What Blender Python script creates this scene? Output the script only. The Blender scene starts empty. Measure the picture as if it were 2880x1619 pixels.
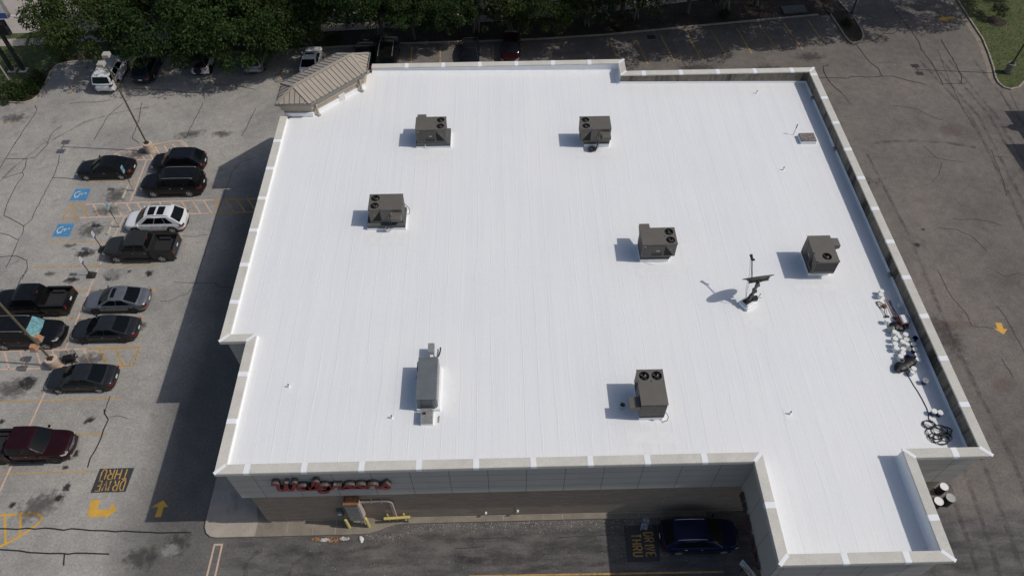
import bpy, bmesh, math, random
from mathutils import Vector, Matrix, Quaternion
rnd = random.Random(7)
PI = math.pi
SC = bpy.context.scene
COL = SC.collection

# ------------------------------------------------------------------ camera, world, sun
F_PX, CX, CY = 2060.3, 1440.0, 809.5
p_, y_, r_ = math.radians(51.7775), math.radians(0.7247), math.radians(-0.6641)
FWD = Vector((math.sin(y_)*math.cos(p_), math.cos(y_)*math.cos(p_), -math.sin(p_)))
r0 = Vector((math.cos(y_), -math.sin(y_), 0)); u0 = r0.cross(FWD)
RGT = math.cos(r_)*r0 + math.sin(r_)*u0
UPV = -math.sin(r_)*r0 + math.cos(r_)*u0
CAM = Vector((0, 0, 45.0))
cd = bpy.data.cameras.new("camera"); cam = bpy.data.objects.new("camera", cd); COL.objects.link(cam)
cd.sensor_fit = 'HORIZONTAL'; cd.sensor_width = 36.0; cd.lens = F_PX/2880*36
cd.clip_start = 0.5; cd.clip_end = 2000
M3 = Matrix((RGT, UPV, -FWD)).transposed()
cam.matrix_world = Matrix.Translation(CAM) @ M3.to_4x4()
SC.camera = cam

W = bpy.data.worlds.new("World"); SC.world = W; W.use_nodes = True
nt = W.node_tree; bg = nt.nodes["Background"]; sky = nt.nodes.new("ShaderNodeTexSky")
sky.sky_type = 'NISHITA'; sky.sun_disc = False
SUN_EL, SUN_AZ = math.radians(49.25), math.radians(96.0)
sky.sun_elevation = SUN_EL; sky.sun_rotation = SUN_AZ; sky.air_density = 1.0; sky.dust_density = 2.2; sky.ozone_density = 1.0
nt.links.new(sky.outputs[0], bg.inputs[0]); bg.inputs[1].default_value = 0.098
sd = bpy.data.lights.new("sun", 'SUN'); sd.energy = 2.85; sd.angle = math.radians(0.5); sd.color = (1.0, 0.955, 0.89)
so = bpy.data.objects.new("sun", sd); COL.objects.link(so)
SUN = Vector((math.cos(SUN_EL)*math.sin(SUN_AZ), math.cos(SUN_EL)*math.cos(SUN_AZ), math.sin(SUN_EL)))
so.rotation_euler = SUN.to_track_quat('Z', 'Y').to_euler(); so.location = SUN*80
SC.view_settings.view_transform = 'Standard'; SC.view_settings.look = 'None'
SC.view_settings.exposure = -0.34; SC.view_settings.gamma = 1.0

def rz(x): return 7.29 + 0.0195*(25.3-x)          # roof deck falls gently to the right

# ------------------------------------------------------------------ helpers
class MB:
    def __init__(s): s.v = []; s.f = []; s.m = []; s.mi = 0
    def add(s, vs, fs):
        o = len(s.v); s.v += [tuple(v) for v in vs]
        for f in fs: s.f.append(tuple(i+o for i in f)); s.m.append(s.mi)
        return s
    def box(s, x0, y0, z0, x1, y1, z1, top=None):
        t = top or 0
        vs = [(x0,y0,z0),(x1,y0,z0),(x1,y1,z0),(x0,y1,z0),(x0+t,y0+t,z1),(x1-t,y0+t,z1),(x1-t,y1-t,z1),(x0+t,y1-t,z1)]
        return s.add(vs, [(3,2,1,0),(4,5,6,7),(0,1,5,4),(1,2,6,5),(2,3,7,6),(3,0,4,7)])
    def bar(s, a, b, w, h, up=(0,0,1)):             # rectangular bar between two points
        a, b = Vector(a), Vector(b); d = (b-a).normalized(); up = Vector(up)
        if abs(d.dot(up)) > .99: up = Vector((0,1,0))
        x = d.cross(up).normalized()*w/2; y = x.cross(d).normalized()*h/2
        vs = [a-x-y, a+x-y, a+x+y, a-x+y, b-x-y, b+x-y, b+x+y, b-x+y]
        return s.add(vs, [(0,1,2,3),(7,6,5,4),(0,4,5,1),(1,5,6,2),(2,6,7,3),(3,7,4,0)])
    def quad(s, a, b, c, d): return s.add([a,b,c,d], [(0,1,2,3)])
    def poly(s, pts): return s.add(pts, [tuple(range(len(pts)))])
    def prism(s, poly, z0, z1):
        n = len(poly)
        vs = [(x,y,z0) for x,y in poly]+[(x,y,z1) for x,y in poly]
        fs = [tuple(range(n-1,-1,-1)), tuple(range(n,2*n))]+[(i,(i+1)%n,(i+1)%n+n,i+n) for i in range(n)]
        return s.add(vs, fs)
    def tube(s, pts, r, n=8, cap=True):
        pts = [Vector(p) for p in pts]; rs = r if isinstance(r,(list,tuple)) else [r]*len(pts)
        vs = []; fs = []; k = len(pts); ref = None
        for i,p in enumerate(pts):
            d = (pts[min(i+1,k-1)]-pts[max(i-1,0)]).normalized()
            if ref is None:
                ref = Vector((0,0,1)) if abs(d.z) < .9 else Vector((1,0,0))
            x = d.cross(ref).normalized(); ref = x.cross(d).normalized()
            for j in range(n):
                a = 2*PI*j/n; vs.append(p+(x*math.cos(a)+ref*math.sin(a))*rs[i])
        for i in range(k-1):
            for j in range(n):
                fs.append((i*n+j, i*n+(j+1)%n, (i+1)*n+(j+1)%n, (i+1)*n+j))
        if cap: fs += [tuple(range(n-1,-1,-1)), tuple(range((k-1)*n,k*n))]
        return s.add(vs, fs)
    def lathe(s, prof, n=16, c=(0,0,0), axis='z'):
        vs = []; fs = []
        for r,h in prof:
            for j in range(n):
                a = 2*PI*j/n; u, v = r*math.cos(a), r*math.sin(a)
                vs.append({'z':(c[0]+u,c[1]+v,c[2]+h),'y':(c[0]+v,c[1]+h,c[2]+u),'x':(c[0]+h,c[1]+u,c[2]+v)}[axis])
        for i in range(len(prof)-1):
            for j in range(n): fs.append((i*n+j, i*n+(j+1)%n, (i+1)*n+(j+1)%n, (i+1)*n+j))
        return s.add(vs, fs)
    def disc(s, c, r, n=20, axis='z'):
        vs = []
        for j in range(n):
            a = 2*PI*j/n; u, v = r*math.cos(a), r*math.sin(a)
            vs.append({'z':(c[0]+u,c[1]+v,c[2]),'y':(c[0]+v,c[1],c[2]+u),'x':(c[0],c[1]+u,c[2]+v)}[axis])
        return s.add(vs, [tuple(range(n))])
    def grid(s, rows):                                 # rows of points -> quad sheet
        n = len(rows[0]); vs = [p for r in rows for p in r]
        return s.add(vs, [(i*n+j, i*n+j+1, (i+1)*n+j+1, (i+1)*n+j) for i in range(len(rows)-1) for j in range(n-1)])
    def ribbon(s, pts, w, z=0.0):                      # flat strip on the ground
        P = [Vector((p[0],p[1],0)) for p in pts]; L = []; Rr = []
        for i,p in enumerate(P):
            d = (P[min(i+1,len(P)-1)]-P[max(i-1,0)]); d.normalize(); nn = Vector((-d.y,d.x,0))
            ww = (w[i] if isinstance(w,list) else w)/2
            L.append((p.x+nn.x*ww,p.y+nn.y*ww,z)); Rr.append((p.x-nn.x*ww,p.y-nn.y*ww,z))
        return s.grid([Rr,L])
    def build(s, name, mats, parent=None, smooth=False, bevel=0, angle=None):
        me = bpy.data.meshes.new(name); me.from_pydata(s.v, [], s.f)
        if not isinstance(mats,(list,tuple)): mats = [mats]
        for m in mats: me.materials.append(m)
        me.polygons.foreach_set('material_index', s.m)
        if smooth: me.polygons.foreach_set('use_smooth', [True]*len(s.f))
        me.update()
        if angle: me.set_sharp_from_angle(angle=math.radians(angle))
        o = bpy.data.objects.new(name, me); COL.objects.link(o)
        if parent: o.parent = parent
        if bevel:
            b = o.modifiers.new('bevel','BEVEL'); b.width = bevel; b.segments = 2; b.limit_method = 'ANGLE'
        return o

def tag(o, label=None, cat=None, group=None, kind=None):
    if label: o['label'] = label
    if cat: o['category'] = cat
    if group: o['group'] = group
    if kind: o['kind'] = kind
    return o
def thing(name, label, cat, loc=(0,0,0), rotz=0, group=None):
    o = bpy.data.objects.new(name, None); COL.objects.link(o)
    o.location = loc; o.rotation_euler = (0,0,rotz); o.empty_display_size = .3
    return tag(o, label, cat, group)
def dup(o, parent=None, loc=None, rotz=None):
    c = o.copy(); COL.objects.link(c)
    if parent is not None: c.parent = parent
    if loc is not None: c.location = loc
    if rotz is not None: c.rotation_euler = (0,0,rotz)
    for ch in list(o.children): dup(ch, c)
    return c

# ------------------------------------------------------------------ materials
def newmat(name):
    m = bpy.data.materials.new(name); m.use_nodes = True
    return m, m.node_tree, m.node_tree.nodes['Principled BSDF']
def N(nt, t, **kw):
    n = nt.nodes.new(t)
    for k,v in kw.items(): setattr(n, k, v)
    return n
def noise(nt, vec, scale, detail=4, rough=.55, dist=0):
    n = N(nt,'ShaderNodeTexNoise'); n.inputs['Scale'].default_value = scale; n.inputs['Detail'].default_value = detail
    n.inputs['Roughness'].default_value = rough; n.inputs['Distortion'].default_value = dist
    if vec is not None: nt.links.new(vec, n.inputs['Vector'])
    return n.outputs[0]
def ramp(nt, fac, stops):
    r = N(nt,'ShaderNodeValToRGB'); e = r.color_ramp.elements
    while len(e) < len(stops): e.new(0.5)
    for el,(p,c) in zip(e, stops):
        el.position = p; el.color = (*c,1) if not isinstance(c,(int,float)) else (c,c,c,1)
    nt.links.new(fac, r.inputs[0]); return r.outputs[0]
def mix(nt, a, b, fac, mode='MIX'):
    n = N(nt,'ShaderNodeMix', data_type='RGBA', blend_type=mode)
    for i,val in ((0,fac),(6,a),(7,b)):
        sock = n.inputs[i]
        if hasattr(val,'links'): nt.links.new(val, sock)
        elif isinstance(val,(int,float)): sock.default_value = val if i == 0 else (val,val,val,1)
        else: sock.default_value = (*val,1)
    return n.outputs[2]
def math_(nt, op, a, b=0.0, c=None, clamp=False):
    n = N(nt,'ShaderNodeMath', operation=op, use_clamp=clamp)
    for i,v in enumerate((a,b) if c is None else (a,b,c)):
        if hasattr(v,'links'): nt.links.new(v, n.inputs[i])
        else: n.inputs[i].default_value = v
    return n.outputs[0]
def pos(nt): return N(nt,'ShaderNodeNewGeometry').outputs['Position']
def objco(nt): return N(nt,'ShaderNodeTexCoord').outputs['Object']
def scaled(nt, vec, s):
    m = N(nt,'ShaderNodeMapping'); m.inputs['Scale'].default_value = s; nt.links.new(vec, m.inputs[0]); return m.outputs[0]
def bump(nt, b, h, strength=.3, dist=.05):
    n = N(nt,'ShaderNodeBump'); n.inputs['Strength'].default_value = strength; n.inputs['Distance'].default_value = dist
    nt.links.new(h, n.inputs['Height']); nt.links.new(n.outputs[0], b.inputs['Normal'])
def plain(name, c, rough=.6, metal=0.0, var=.12, scale=3.0, coat=0, bmp=0, spec=None):
    m, nt, b = newmat(name)
    f = noise(nt, objco(nt), scale, 5)
    lo = tuple(x*(1-var) for x in c); hi = tuple(min(1,x*(1+var)) for x in c)
    nt.links.new(ramp(nt, f, [(.3,lo),(.7,hi)]), b.inputs['Base Color'])
    b.inputs['Roughness'].default_value = rough; b.inputs['Metallic'].default_value = metal
    if coat: b.inputs['Coat Weight'].default_value = coat; b.inputs['Coat Roughness'].default_value = .08
    if bmp: bump(nt, b, noise(nt, objco(nt), scale*8, 4), bmp, .01)
    if spec is not None: b.inputs['Specular IOR Level'].default_value = spec
    return m
def paint_mark(name, c, wear=.5, scale=6):
    """worn road paint: real see-through flakes where the paint is gone"""
    m, nt, b = newmat(name); P = pos(nt)
    f = noise(nt, P, scale, 6, .7); g = noise(nt, P, scale*.12, 3)
    col = ramp(nt, noise(nt, P, 2.0, 4), [(.3,tuple(x*.8 for x in c)),(.7,c)])
    nt.links.new(col, b.inputs['Base Color']); b.inputs['Roughness'].default_value = .75
    a = math_(nt,'ADD',f,math_(nt,'MULTIPLY',g,.6))
    a = ramp(nt, math_(nt,'MULTIPLY',a,.62), [(wear-.09,0.0),(wear+.09,1.0)])
    nt.links.new(a, b.inputs['Alpha'])
    return m
def decal(name, c, amount=1.0, scale=3.0, lo=.42, hi=.62):
    """soft-edged stain: object space radius times noise"""
    m, nt, b = newmat(name); O = objco(nt)
    ln = N(nt,'ShaderNodeVectorMath', operation='LENGTH'); nt.links.new(O, ln.inputs[0])
    fall = math_(nt,'SUBTRACT',1.0,ln.outputs['Value'],clamp=True)
    f = noise(nt, pos(nt), scale, 6, .65)
    a = math_(nt,'ADD', math_(nt,'MULTIPLY',fall,.40), math_(nt,'MULTIPLY',f,.75))
    a = ramp(nt, a, [(lo,0.0),(hi,1.0)])
    a = math_(nt,'MULTIPLY', a, math_(nt,'MULTIPLY',math_(nt,'MULTIPLY',fall,2.5,clamp=True),amount))
    nt.links.new(a, b.inputs['Alpha']); b.inputs['Base Color'].default_value = (*c,1); b.inputs['Roughness'].default_value = .7
    return m

def asphalt_mat():
    m, nt, b = newmat('aged asphalt'); P = pos(nt)
    sx = N(nt,'ShaderNodeSeparateXYZ'); nt.links.new(P, sx.inputs[0])
    X, Y = sx.outputs[0], sx.outputs[1]
    wob = math_(nt,'MULTIPLY', math_(nt,'SUBTRACT',noise(nt,P,.25,3),.5), 9.0)
    Xw = math_(nt,'ADD', X, wob)
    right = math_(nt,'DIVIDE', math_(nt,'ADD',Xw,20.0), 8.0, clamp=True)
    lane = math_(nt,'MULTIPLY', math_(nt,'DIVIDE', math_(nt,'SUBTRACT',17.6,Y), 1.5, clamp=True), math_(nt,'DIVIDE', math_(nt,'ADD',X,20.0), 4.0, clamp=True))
    fine = noise(nt, P, 24, 4, .8); fine2 = noise(nt, P, 6.5, 5, .75); mid = noise(nt, P, 1.3, 7, .65); big = noise(nt, P, .16, 5, .6)
    lightc = ramp(nt, mid, [(.28,(.300,.284,.258)),(.72,(.405,.384,.350))])
    darkc = ramp(nt, mid, [(.28,(.150,.133,.120)),(.72,(.212,.190,.172))])
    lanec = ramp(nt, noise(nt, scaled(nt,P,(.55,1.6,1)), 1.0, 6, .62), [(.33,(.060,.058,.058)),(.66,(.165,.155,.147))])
    c = mix(nt, lightc, darkc, right)
    edge = math_(nt,'MULTIPLY', math_(nt,'DIVIDE', math_(nt,'ADD',math_(nt,'ADD',X,math_(nt,'MULTIPLY',wob,.12)),25.0), 3.0, clamp=True), math_(nt,'DIVIDE', math_(nt,'SUBTRACT',53.0,Y), 8.0, clamp=True))  # darker asphalt beside the store; its colour also deepens the store's shadow
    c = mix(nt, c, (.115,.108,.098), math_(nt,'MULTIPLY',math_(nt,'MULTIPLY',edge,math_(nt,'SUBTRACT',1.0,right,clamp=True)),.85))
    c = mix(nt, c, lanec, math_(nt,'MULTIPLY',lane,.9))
    c = mix(nt, c, ramp(nt, big, [(.3,(.72,.73,.76)),(.55,(1,1,1)),(.75,(1.12,1.1,1.08))]), 1.0, 'MULTIPLY')
    # long wheel-path streaks along the drive aisle on the right, along the lane in front
    st = noise(nt, scaled(nt,P,(1.1,.06,1)), 1.0, 4, .6)
    c = mix(nt, c, ramp(nt, st, [(.3,(.88,.88,.89)),(.65,(1.03,1.02,1.02))]), math_(nt,'MULTIPLY',right,.6), 'MULTIPLY')
    c = mix(nt, c, ramp(nt, fine2, [(.3,(.75,.75,.75)),(.5,(1,1,1)),(.7,(1.27,1.26,1.25))]), 1.0, 'MULTIPLY')
    c = mix(nt, c, ramp(nt, fine, [(.25,(.62,.62,.63)),(.5,(1,1,1)),(.75,(1.38,1.37,1.34))]), 1.0, 'MULTIPLY')
    # dark patches (old sealer, oil) with their own shape
    pt = noise(nt, P, .55, 8, .68, .6)
    c = mix(nt, c, (.075,.073,.074), math_(nt,'MULTIPLY',ramp(nt, pt, [(.60,0.0),(.72,1.0)]),.42))
    # scattered dark flecks
    vo = N(nt,'ShaderNodeTexVoronoi'); vo.inputs['Scale'].default_value = 1.6; nt.links.new(P, vo.inputs['Vector'])
    sp = ramp(nt, vo.outputs['Distance'], [(.035,1.0),(.07,0.0)])
    c = mix(nt, c, (.06,.058,.057), math_(nt,'MULTIPLY',sp,.6))
    # hairline crazing
    v2 = N(nt,'ShaderNodeTexVoronoi', feature='DISTANCE_TO_EDGE'); v2.inputs['Scale'].default_value = .55
    dist = N(nt,'ShaderNodeVectorMath', operation='ADD'); nz = N(nt,'ShaderNodeTexNoise'); nz.inputs['Scale'].default_value = 1.2; nz.inputs['Detail'].default_value = 5; nt.links.new(P, nz.inputs['Vector'])
    nt.links.new(P, dist.inputs[0]); nt.links.new(nz.outputs['Color'], dist.inputs[1]); nt.links.new(dist.outputs[0], v2.inputs['Vector'])
    cr = ramp(nt, v2.outputs['Distance'], [(.004,1.0),(.02,0.0)])
    c = mix(nt, c, (.05,.048,.047), math_(nt,'MULTIPLY',math_(nt,'MULTIPLY',cr, ramp(nt, noise(nt,P,.2,2), [(.52,0.0),(.66,1.0)])),.22))
    nt.links.new(c, b.inputs['Base Color']); b.inputs['Roughness'].default_value = .92; b.inputs['Specular IOR Level'].default_value = .25
    bump(nt, b, math_(nt,'ADD',fine,fine2), .5, .02)
    return m

def roof_mat():
    m, nt, b = newmat('white roof coating'); P = pos(nt)
    sx = N(nt,'ShaderNodeSeparateXYZ'); nt.links.new(P, sx.inputs[0])
    w = math_(nt,'MULTIPLY', math_(nt,'SUBTRACT', noise(nt, scaled(nt,P,(.35,.12,1)), 1.0, 3), .5), .5)
    Xs = math_(nt,'ADD', sx.outputs[0], w)
    t = math_(nt,'FRACT', math_(nt,'DIVIDE', math_(nt,'ADD',Xs,100.0), .93))
    # ridge profile of the lap joint (abrupt on one side)
    ridge = ramp(nt, t, [(0.0,0.0),(.42,0.0),(.50,1.0),(.515,.15),(.56,0.0)])
    brk = ramp(nt, noise(nt, scaled(nt,P,(1.1,.16,1)), 1.0, 4, .6), [(.34,0.25),(.6,1.0)])
    ridge = math_(nt,'MULTIPLY', ridge, brk)
    wr = noise(nt, scaled(nt,P,(3.2,.14,1)), 1.0, 6, .65)
    wr2 = ramp(nt, noise(nt, scaled(nt,P,(7.0,.35,1)), 1.0, 4, .7), [(.58,0.0),(.70,1.0)])
    bl = noise(nt, P, .22, 4)
    c = ramp(nt, bl, [(.3,(.795,.803,.808)),(.55,(.812,.815,.813)),(.75,(.83,.828,.822))])
    strip = noise(nt, scaled(nt,P,(1.9,.05,1)), 1.0, 3, .6)
    c = mix(nt, c, ramp(nt, strip, [(.3,(.968,.971,.976)),(.7,(1.015,1.012,1.01))]), 1.0, 'MULTIPLY')
    c = mix(nt, c, ramp(nt, noise(nt,P,7,6,.7), [(.25,(.955,.957,.96)),(.7,(1.01,1.01,1.01))]), 1.0, 'MULTIPLY')
    c = mix(nt, c, (.86,.865,.87), math_(nt,'MULTIPLY',ridge,.35))
    gr = ramp(nt, math_(nt,'FRACT', math_(nt,'ADD',math_(nt,'DIVIDE', math_(nt,'ADD',Xs,100.0), .93),-.035)), [(.46,0.0),(.5,1.0),(.53,0.0)])
    c = mix(nt, c, (.66,.675,.69), math_(nt,'MULTIPLY',math_(nt,'MULTIPLY',gr,brk),.16))
    nt.links.new(c, b.inputs['Base Color']); b.inputs['Roughness'].default_value = .62; b.inputs['Specular IOR Level'].default_value = .3
    h = math_(nt,'ADD', math_(nt,'MULTIPLY',ridge,.5), math_(nt,'MULTIPLY',wr,.6)); h = math_(nt,'ADD',h,math_(nt,'MULTIPLY',wr2,.28))
    h = math_(nt,'ADD',h,math_(nt,'MULTIPLY',noise(nt,P,14,4),.12))
    bump(nt, b, h, .55, .03)
    return m

def brick_mat():
    m, nt, b = newmat('tan brick'); P = pos(nt)
    sx = N(nt,'ShaderNodeSeparateXYZ'); nt.links.new(P, sx.inputs[0]); cb = N(nt,'ShaderNodeCombineXYZ')
    nt.links.new(math_(nt,'ADD',sx.outputs[0],sx.outputs[1]), cb.inputs[0]); nt.links.new(sx.outputs[2], cb.inputs[1])
    br = N(nt,'ShaderNodeTexBrick'); nt.links.new(cb.outputs[0], br.inputs['Vector'])
    br.inputs['Color1'].default_value = (.31,.24,.185,1); br.inputs['Color2'].default_value = (.37,.29,.225,1); br.inputs['Mortar'].default_value = (.36,.32,.27,1)
    br.inputs['Scale'].default_value = 1.0; br.inputs['Brick Width'].default_value = .30; br.inputs['Row Height'].default_value = .10; br.inputs['Mortar Size'].default_value = .009
    c = mix(nt, br.outputs[0], ramp(nt, noise(nt, scaled(nt,P,(.5,.5,3)), 1.5, 5), [(.3,(.82,.82,.8)),(.7,(1.1,1.08,1.05))]), 1.0, 'MULTIPLY')
    c = mix(nt, c, (.10,.085,.07), math_(nt,'MULTIPLY',ramp(nt, sx.outputs[2], [(.15,1.0),(.45,0.0)]),.45))
    nt.links.new(c, b.inputs['Base Color']); b.inputs['Roughness'].default_value = .9
    bump(nt, b, br.outputs['Fac'], .4, -.01)
    return m

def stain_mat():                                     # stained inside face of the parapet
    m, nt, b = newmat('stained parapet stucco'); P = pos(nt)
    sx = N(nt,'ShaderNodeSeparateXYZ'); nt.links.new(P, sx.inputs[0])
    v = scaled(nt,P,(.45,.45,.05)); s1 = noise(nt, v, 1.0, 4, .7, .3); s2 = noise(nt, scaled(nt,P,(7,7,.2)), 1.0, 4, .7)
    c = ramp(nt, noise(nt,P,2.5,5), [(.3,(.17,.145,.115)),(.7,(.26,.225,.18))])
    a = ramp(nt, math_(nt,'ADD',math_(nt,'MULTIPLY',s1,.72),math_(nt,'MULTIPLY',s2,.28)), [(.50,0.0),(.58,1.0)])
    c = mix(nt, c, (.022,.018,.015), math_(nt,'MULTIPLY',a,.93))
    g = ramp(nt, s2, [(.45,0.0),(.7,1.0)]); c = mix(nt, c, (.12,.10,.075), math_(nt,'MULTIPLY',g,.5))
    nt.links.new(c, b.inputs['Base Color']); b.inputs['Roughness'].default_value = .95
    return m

def concrete_mat(name, a, c2, dirt=.5, scale=1.0):
    m, nt, b = newmat(name); P = pos(nt)
    c = ramp(nt, noise(nt,P,.9*scale,7,.65), [(.3,a),(.7,c2)])
    c = mix(nt, c, ramp(nt, noise(nt,P,14*scale,5,.7), [(.25,(.8,.8,.8)),(.75,(1.15,1.15,1.14))]), 1.0, 'MULTIPLY')
    c = mix(nt, c, (.07,.06,.05), math_(nt,'MULTIPLY',ramp(nt, noise(nt,P,.6*scale,7,.7,.5), [(.56,0.0),(.74,1.0)]),dirt))
    nt.links.new(c, b.inputs['Base Color']); b.inputs['Roughness'].default_value = .9
    bump(nt, b, noise(nt,P,20,4), .3, .01)
    return m

def ground_mat(name, a, c2, c3):
    m, nt, b = newmat(name); P = pos(nt)
    c = ramp(nt, noise(nt,P,.8,7,.7), [(.3,a),(.5,c2),(.68,c3)])
    c = mix(nt, c, ramp(nt, noise(nt,P,9,5,.75), [(.25,(.55,.55,.5)),(.75,(1.35,1.35,1.3))]), 1.0, 'MULTIPLY')
    nt.links.new(c, b.inputs['Base Color']); b.inputs['Roughness'].default_value = .95; bump(nt, b, noise(nt,P,18,5,.7), .8, .05)
    return m

def leaf_mat(name, a, c2, c3):
    m, nt, b = newmat(name); P = pos(nt)
    oi = N(nt,'ShaderNodeObjectInfo')
    f = math_(nt,'ADD', math_(nt,'MULTIPLY',noise(nt,P,.7,3),.55), math_(nt,'MULTIPLY',noise(nt,P,6.0,2),.45))
    c = ramp(nt, f, [(.32,a),(.5,c2),(.66,c3)])
    c = mix(nt, c, ramp(nt, oi.outputs['Random'], [(0.0,(.85,.9,.9)),(1.0,(1.15,1.08,1.0))]), 1.0, 'MULTIPLY')
    nt.links.new(c, b.inputs['Base Color']); b.inputs['Roughness'].default_value = .6; b.inputs['Specular IOR Level'].default_value = .2
    tr = N(nt,'ShaderNodeBsdfTranslucent'); nt.links.new(c, tr.inputs[0]); mx = N(nt,'ShaderNodeMixShader'); mx.inputs[0].default_value = .10
    out = nt.nodes['Material Output']; nt.links.new(b.outputs[0], mx.inputs[1]); nt.links.new(tr.outputs[0], mx.inputs[2]); nt.links.new(mx.outputs[0], out.inputs[0])
    return m

def carpaint(name, c, metal=.35):
    m, nt, b = newmat(name)
    f = noise(nt, objco(nt), 2.0, 5); d = noise(nt, objco(nt), 60, 2)
    col = ramp(nt, f, [(.3,tuple(x*.93 for x in c)),(.7,tuple(min(1,x*1.05+.002) for x in c))])
    nt.links.new(col, b.inputs['Base Color']); b.inputs['Metallic'].default_value = metal
    nt.links.new(ramp(nt, f, [(.3,.26),(.7,.40)]), b.inputs['Roughness'])
    b.inputs['Coat Weight'].default_value = .18; b.inputs['Coat Roughness'].default_value = .06; b.inputs['Specular IOR Level'].default_value = .28
    return m

M = {}
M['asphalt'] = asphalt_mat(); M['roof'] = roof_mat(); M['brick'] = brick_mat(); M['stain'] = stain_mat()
M['coat'] = plain('fresh white coating', (.84,.85,.86), .6, var=.04, scale=2, bmp=.2)
M['coping'] = concrete_mat('beige coping', (.56,.53,.475), (.67,.64,.575), .14, 1.0)
M['band'] = plain('grey stucco panel', (.50,.475,.425), .85, var=.05, scale=.5, bmp=.1)
M['joint'] = plain('dark joint', (.12,.12,.115), .9)
M['pale_joint'] = plain('pale control joint', (.42,.39,.34), .9)
M['walk'] = concrete_mat('sidewalk concrete', (.36,.31,.255), (.46,.40,.335), .45)
M['walkdark'] = concrete_mat('weathered sidewalk', (.20,.17,.135), (.31,.27,.215), .6)
M['curb'] = concrete_mat('curb concrete', (.32,.28,.23), (.42,.37,.30), .45, 2)
M['road'] = concrete_mat('concrete road', (.34,.30,.265), (.42,.38,.34), .12, .5)
M['grass'] = ground_mat('lawn', (.068,.072,.032), (.075,.100,.030), (.13,.115,.062))
M['mulch'] = ground_mat('mulch', (.022,.015,.011), (.04,.027,.02), (.075,.052,.04))
M['leaf'] = leaf_mat('oak leaf', (.013,.030,.009), (.028,.055,.013), (.056,.082,.021))
M['leaf2'] = leaf_mat('light oak leaf', (.016,.036,.010), (.032,.062,.014), (.060,.090,.022))
M['leaf4'] = leaf_mat('yellow green oak leaf', (.018,.036,.010), (.037,.062,.014), (.068,.092,.024))
M['leaf3'] = leaf_mat('crape myrtle leaf', (.028,.045,.02), (.048,.072,.028), (.085,.105,.045))
M['bloom'] = plain('pale pink bloom', (.46,.36,.34), .8, var=.2)
M['bark'] = plain('bark', (.14,.115,.095), .95, var=.3, scale=6, bmp=.5)
M['barkpale'] = plain('pale bark', (.25,.21,.175), .9, var=.3, scale=6, bmp=.4)
M['yellow'] = paint_mark('worn yellow road paint', (.54,.32,.09), .40)
M['yellow2'] = paint_mark('faded yellow road paint', (.52,.35,.16), .40)
M['pink'] = paint_mark('faded salmon road paint', (.66,.47,.36), .36)
M['arrow'] = paint_mark('yellow arrow paint', (.70,.40,.06), .20)
M['blue'] = paint_mark('blue pavement paint', (.075,.26,.48), .34, 9)
M['whitep'] = paint_mark('white pavement paint', (.66,.66,.64), .40, 9)
M['roadwhite'] = paint_mark('white road line', (.7,.7,.68), .3)
M['tarpad'] = paint_mark('black pavement paint', (.045,.047,.05), .30)
M['tar'] = plain('tar crack filler', (.018,.017,.017), .55, var=.2)
M['crack'] = plain('open crack', (.035,.033,.032), .9, var=.2)
M['stain1'] = decal('oil stain', (.022,.019,.017), .8, 3.5, .46, .66); M['stain2'] = decal('faint grime', (.055,.05,.047), .50, 2.4, .50, .70); M['stain3'] = decal('pale scuff', (.42,.41,.39), .5, 3.0)
M['rust'] = decal('rust stain', (.15,.085,.06), .22, 2.5); M['skid'] = decal('tyre mark', (.05,.047,.046), .5, 2.0, .36, .62)
M['hvac'] = plain('brown rooftop unit paint', (.128,.116,.098), .55, .0, .08, 1.5); M['hvacd'] = plain('dark unit panel', (.075,.07,.065), .55, var=.12)
M['grey_unit'] = plain('grey galvanised unit', (.17,.185,.195), .5, .3, .12, 2.0); M['galv'] = plain('galvanised steel', (.33,.33,.32), .5, .4, .2, 5)
M['black'] = plain('black void', (.008,.008,.009), .8); M['blackp'] = plain('black plastic', (.016,.016,.018), .5)
M['bag'] = plain('black plastic film', (.010,.010,.011), .42, bmp=.6, scale=5, spec=.35)
M['tan_roof'] = plain('tan standing seam', (.385,.335,.275), .5, .05, .07, 1.0); M['tan_wall'] = plain('tan stucco', (.38,.325,.26), .85, var=.1, scale=2); M['tan_trim'] = plain('tan trim', (.40,.35,.28), .6, var=.08)
M['seam'] = plain('dark roof seam', (.075,.06,.05), .8); M['gutter'] = plain('gutter metal', (.20,.205,.20), .5, .2)  # seam: dark colour of the raised tower roof seams
M['louvre'] = plain('white louvre', (.86,.86,.85), .5, var=.03)
M['red'] = plain('red letter face', (.30,.018,.03), .35, var=.15, coat=.3); M['red2'] = plain('dull red letter', (.16,.02,.026), .5, var=.2); M['letter_side'] = plain('letter return', (.11,.095,.085), .5)
M['white'] = plain('white plastic', (.78,.78,.76), .45, var=.05); M['creamp'] = plain('cream plastic', (.72,.69,.60), .5, var=.06); M['bluep'] = plain('dark blue plastic', (.02,.035,.11), .4); M['palegreen'] = plain('grey green plastic', (.33,.38,.34), .5)
M['bollard'] = plain('yellow bollard paint', (.60,.49,.17), .55, var=.12, scale=4); M['cream_pipe'] = plain('cream pipe paint', (.50,.42,.37), .6, var=.12)
M['rustm'] = plain('rusty steel', (.24,.12,.06), .85, var=.35, scale=6); M['pole'] = plain('bronze pole', (.17,.135,.085), .5, .2, .15, 4); M['pole_dark'] = plain('dark steel', (.045,.045,.045), .55, .2)
M['pedestal'] = plain('salmon painted concrete', (.52,.40,.30), .85, var=.2, scale=3, bmp=.3); M['pedgrey'] = plain('grey concrete pedestal', (.20,.195,.18), .9, var=.25, scale=3)
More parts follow.
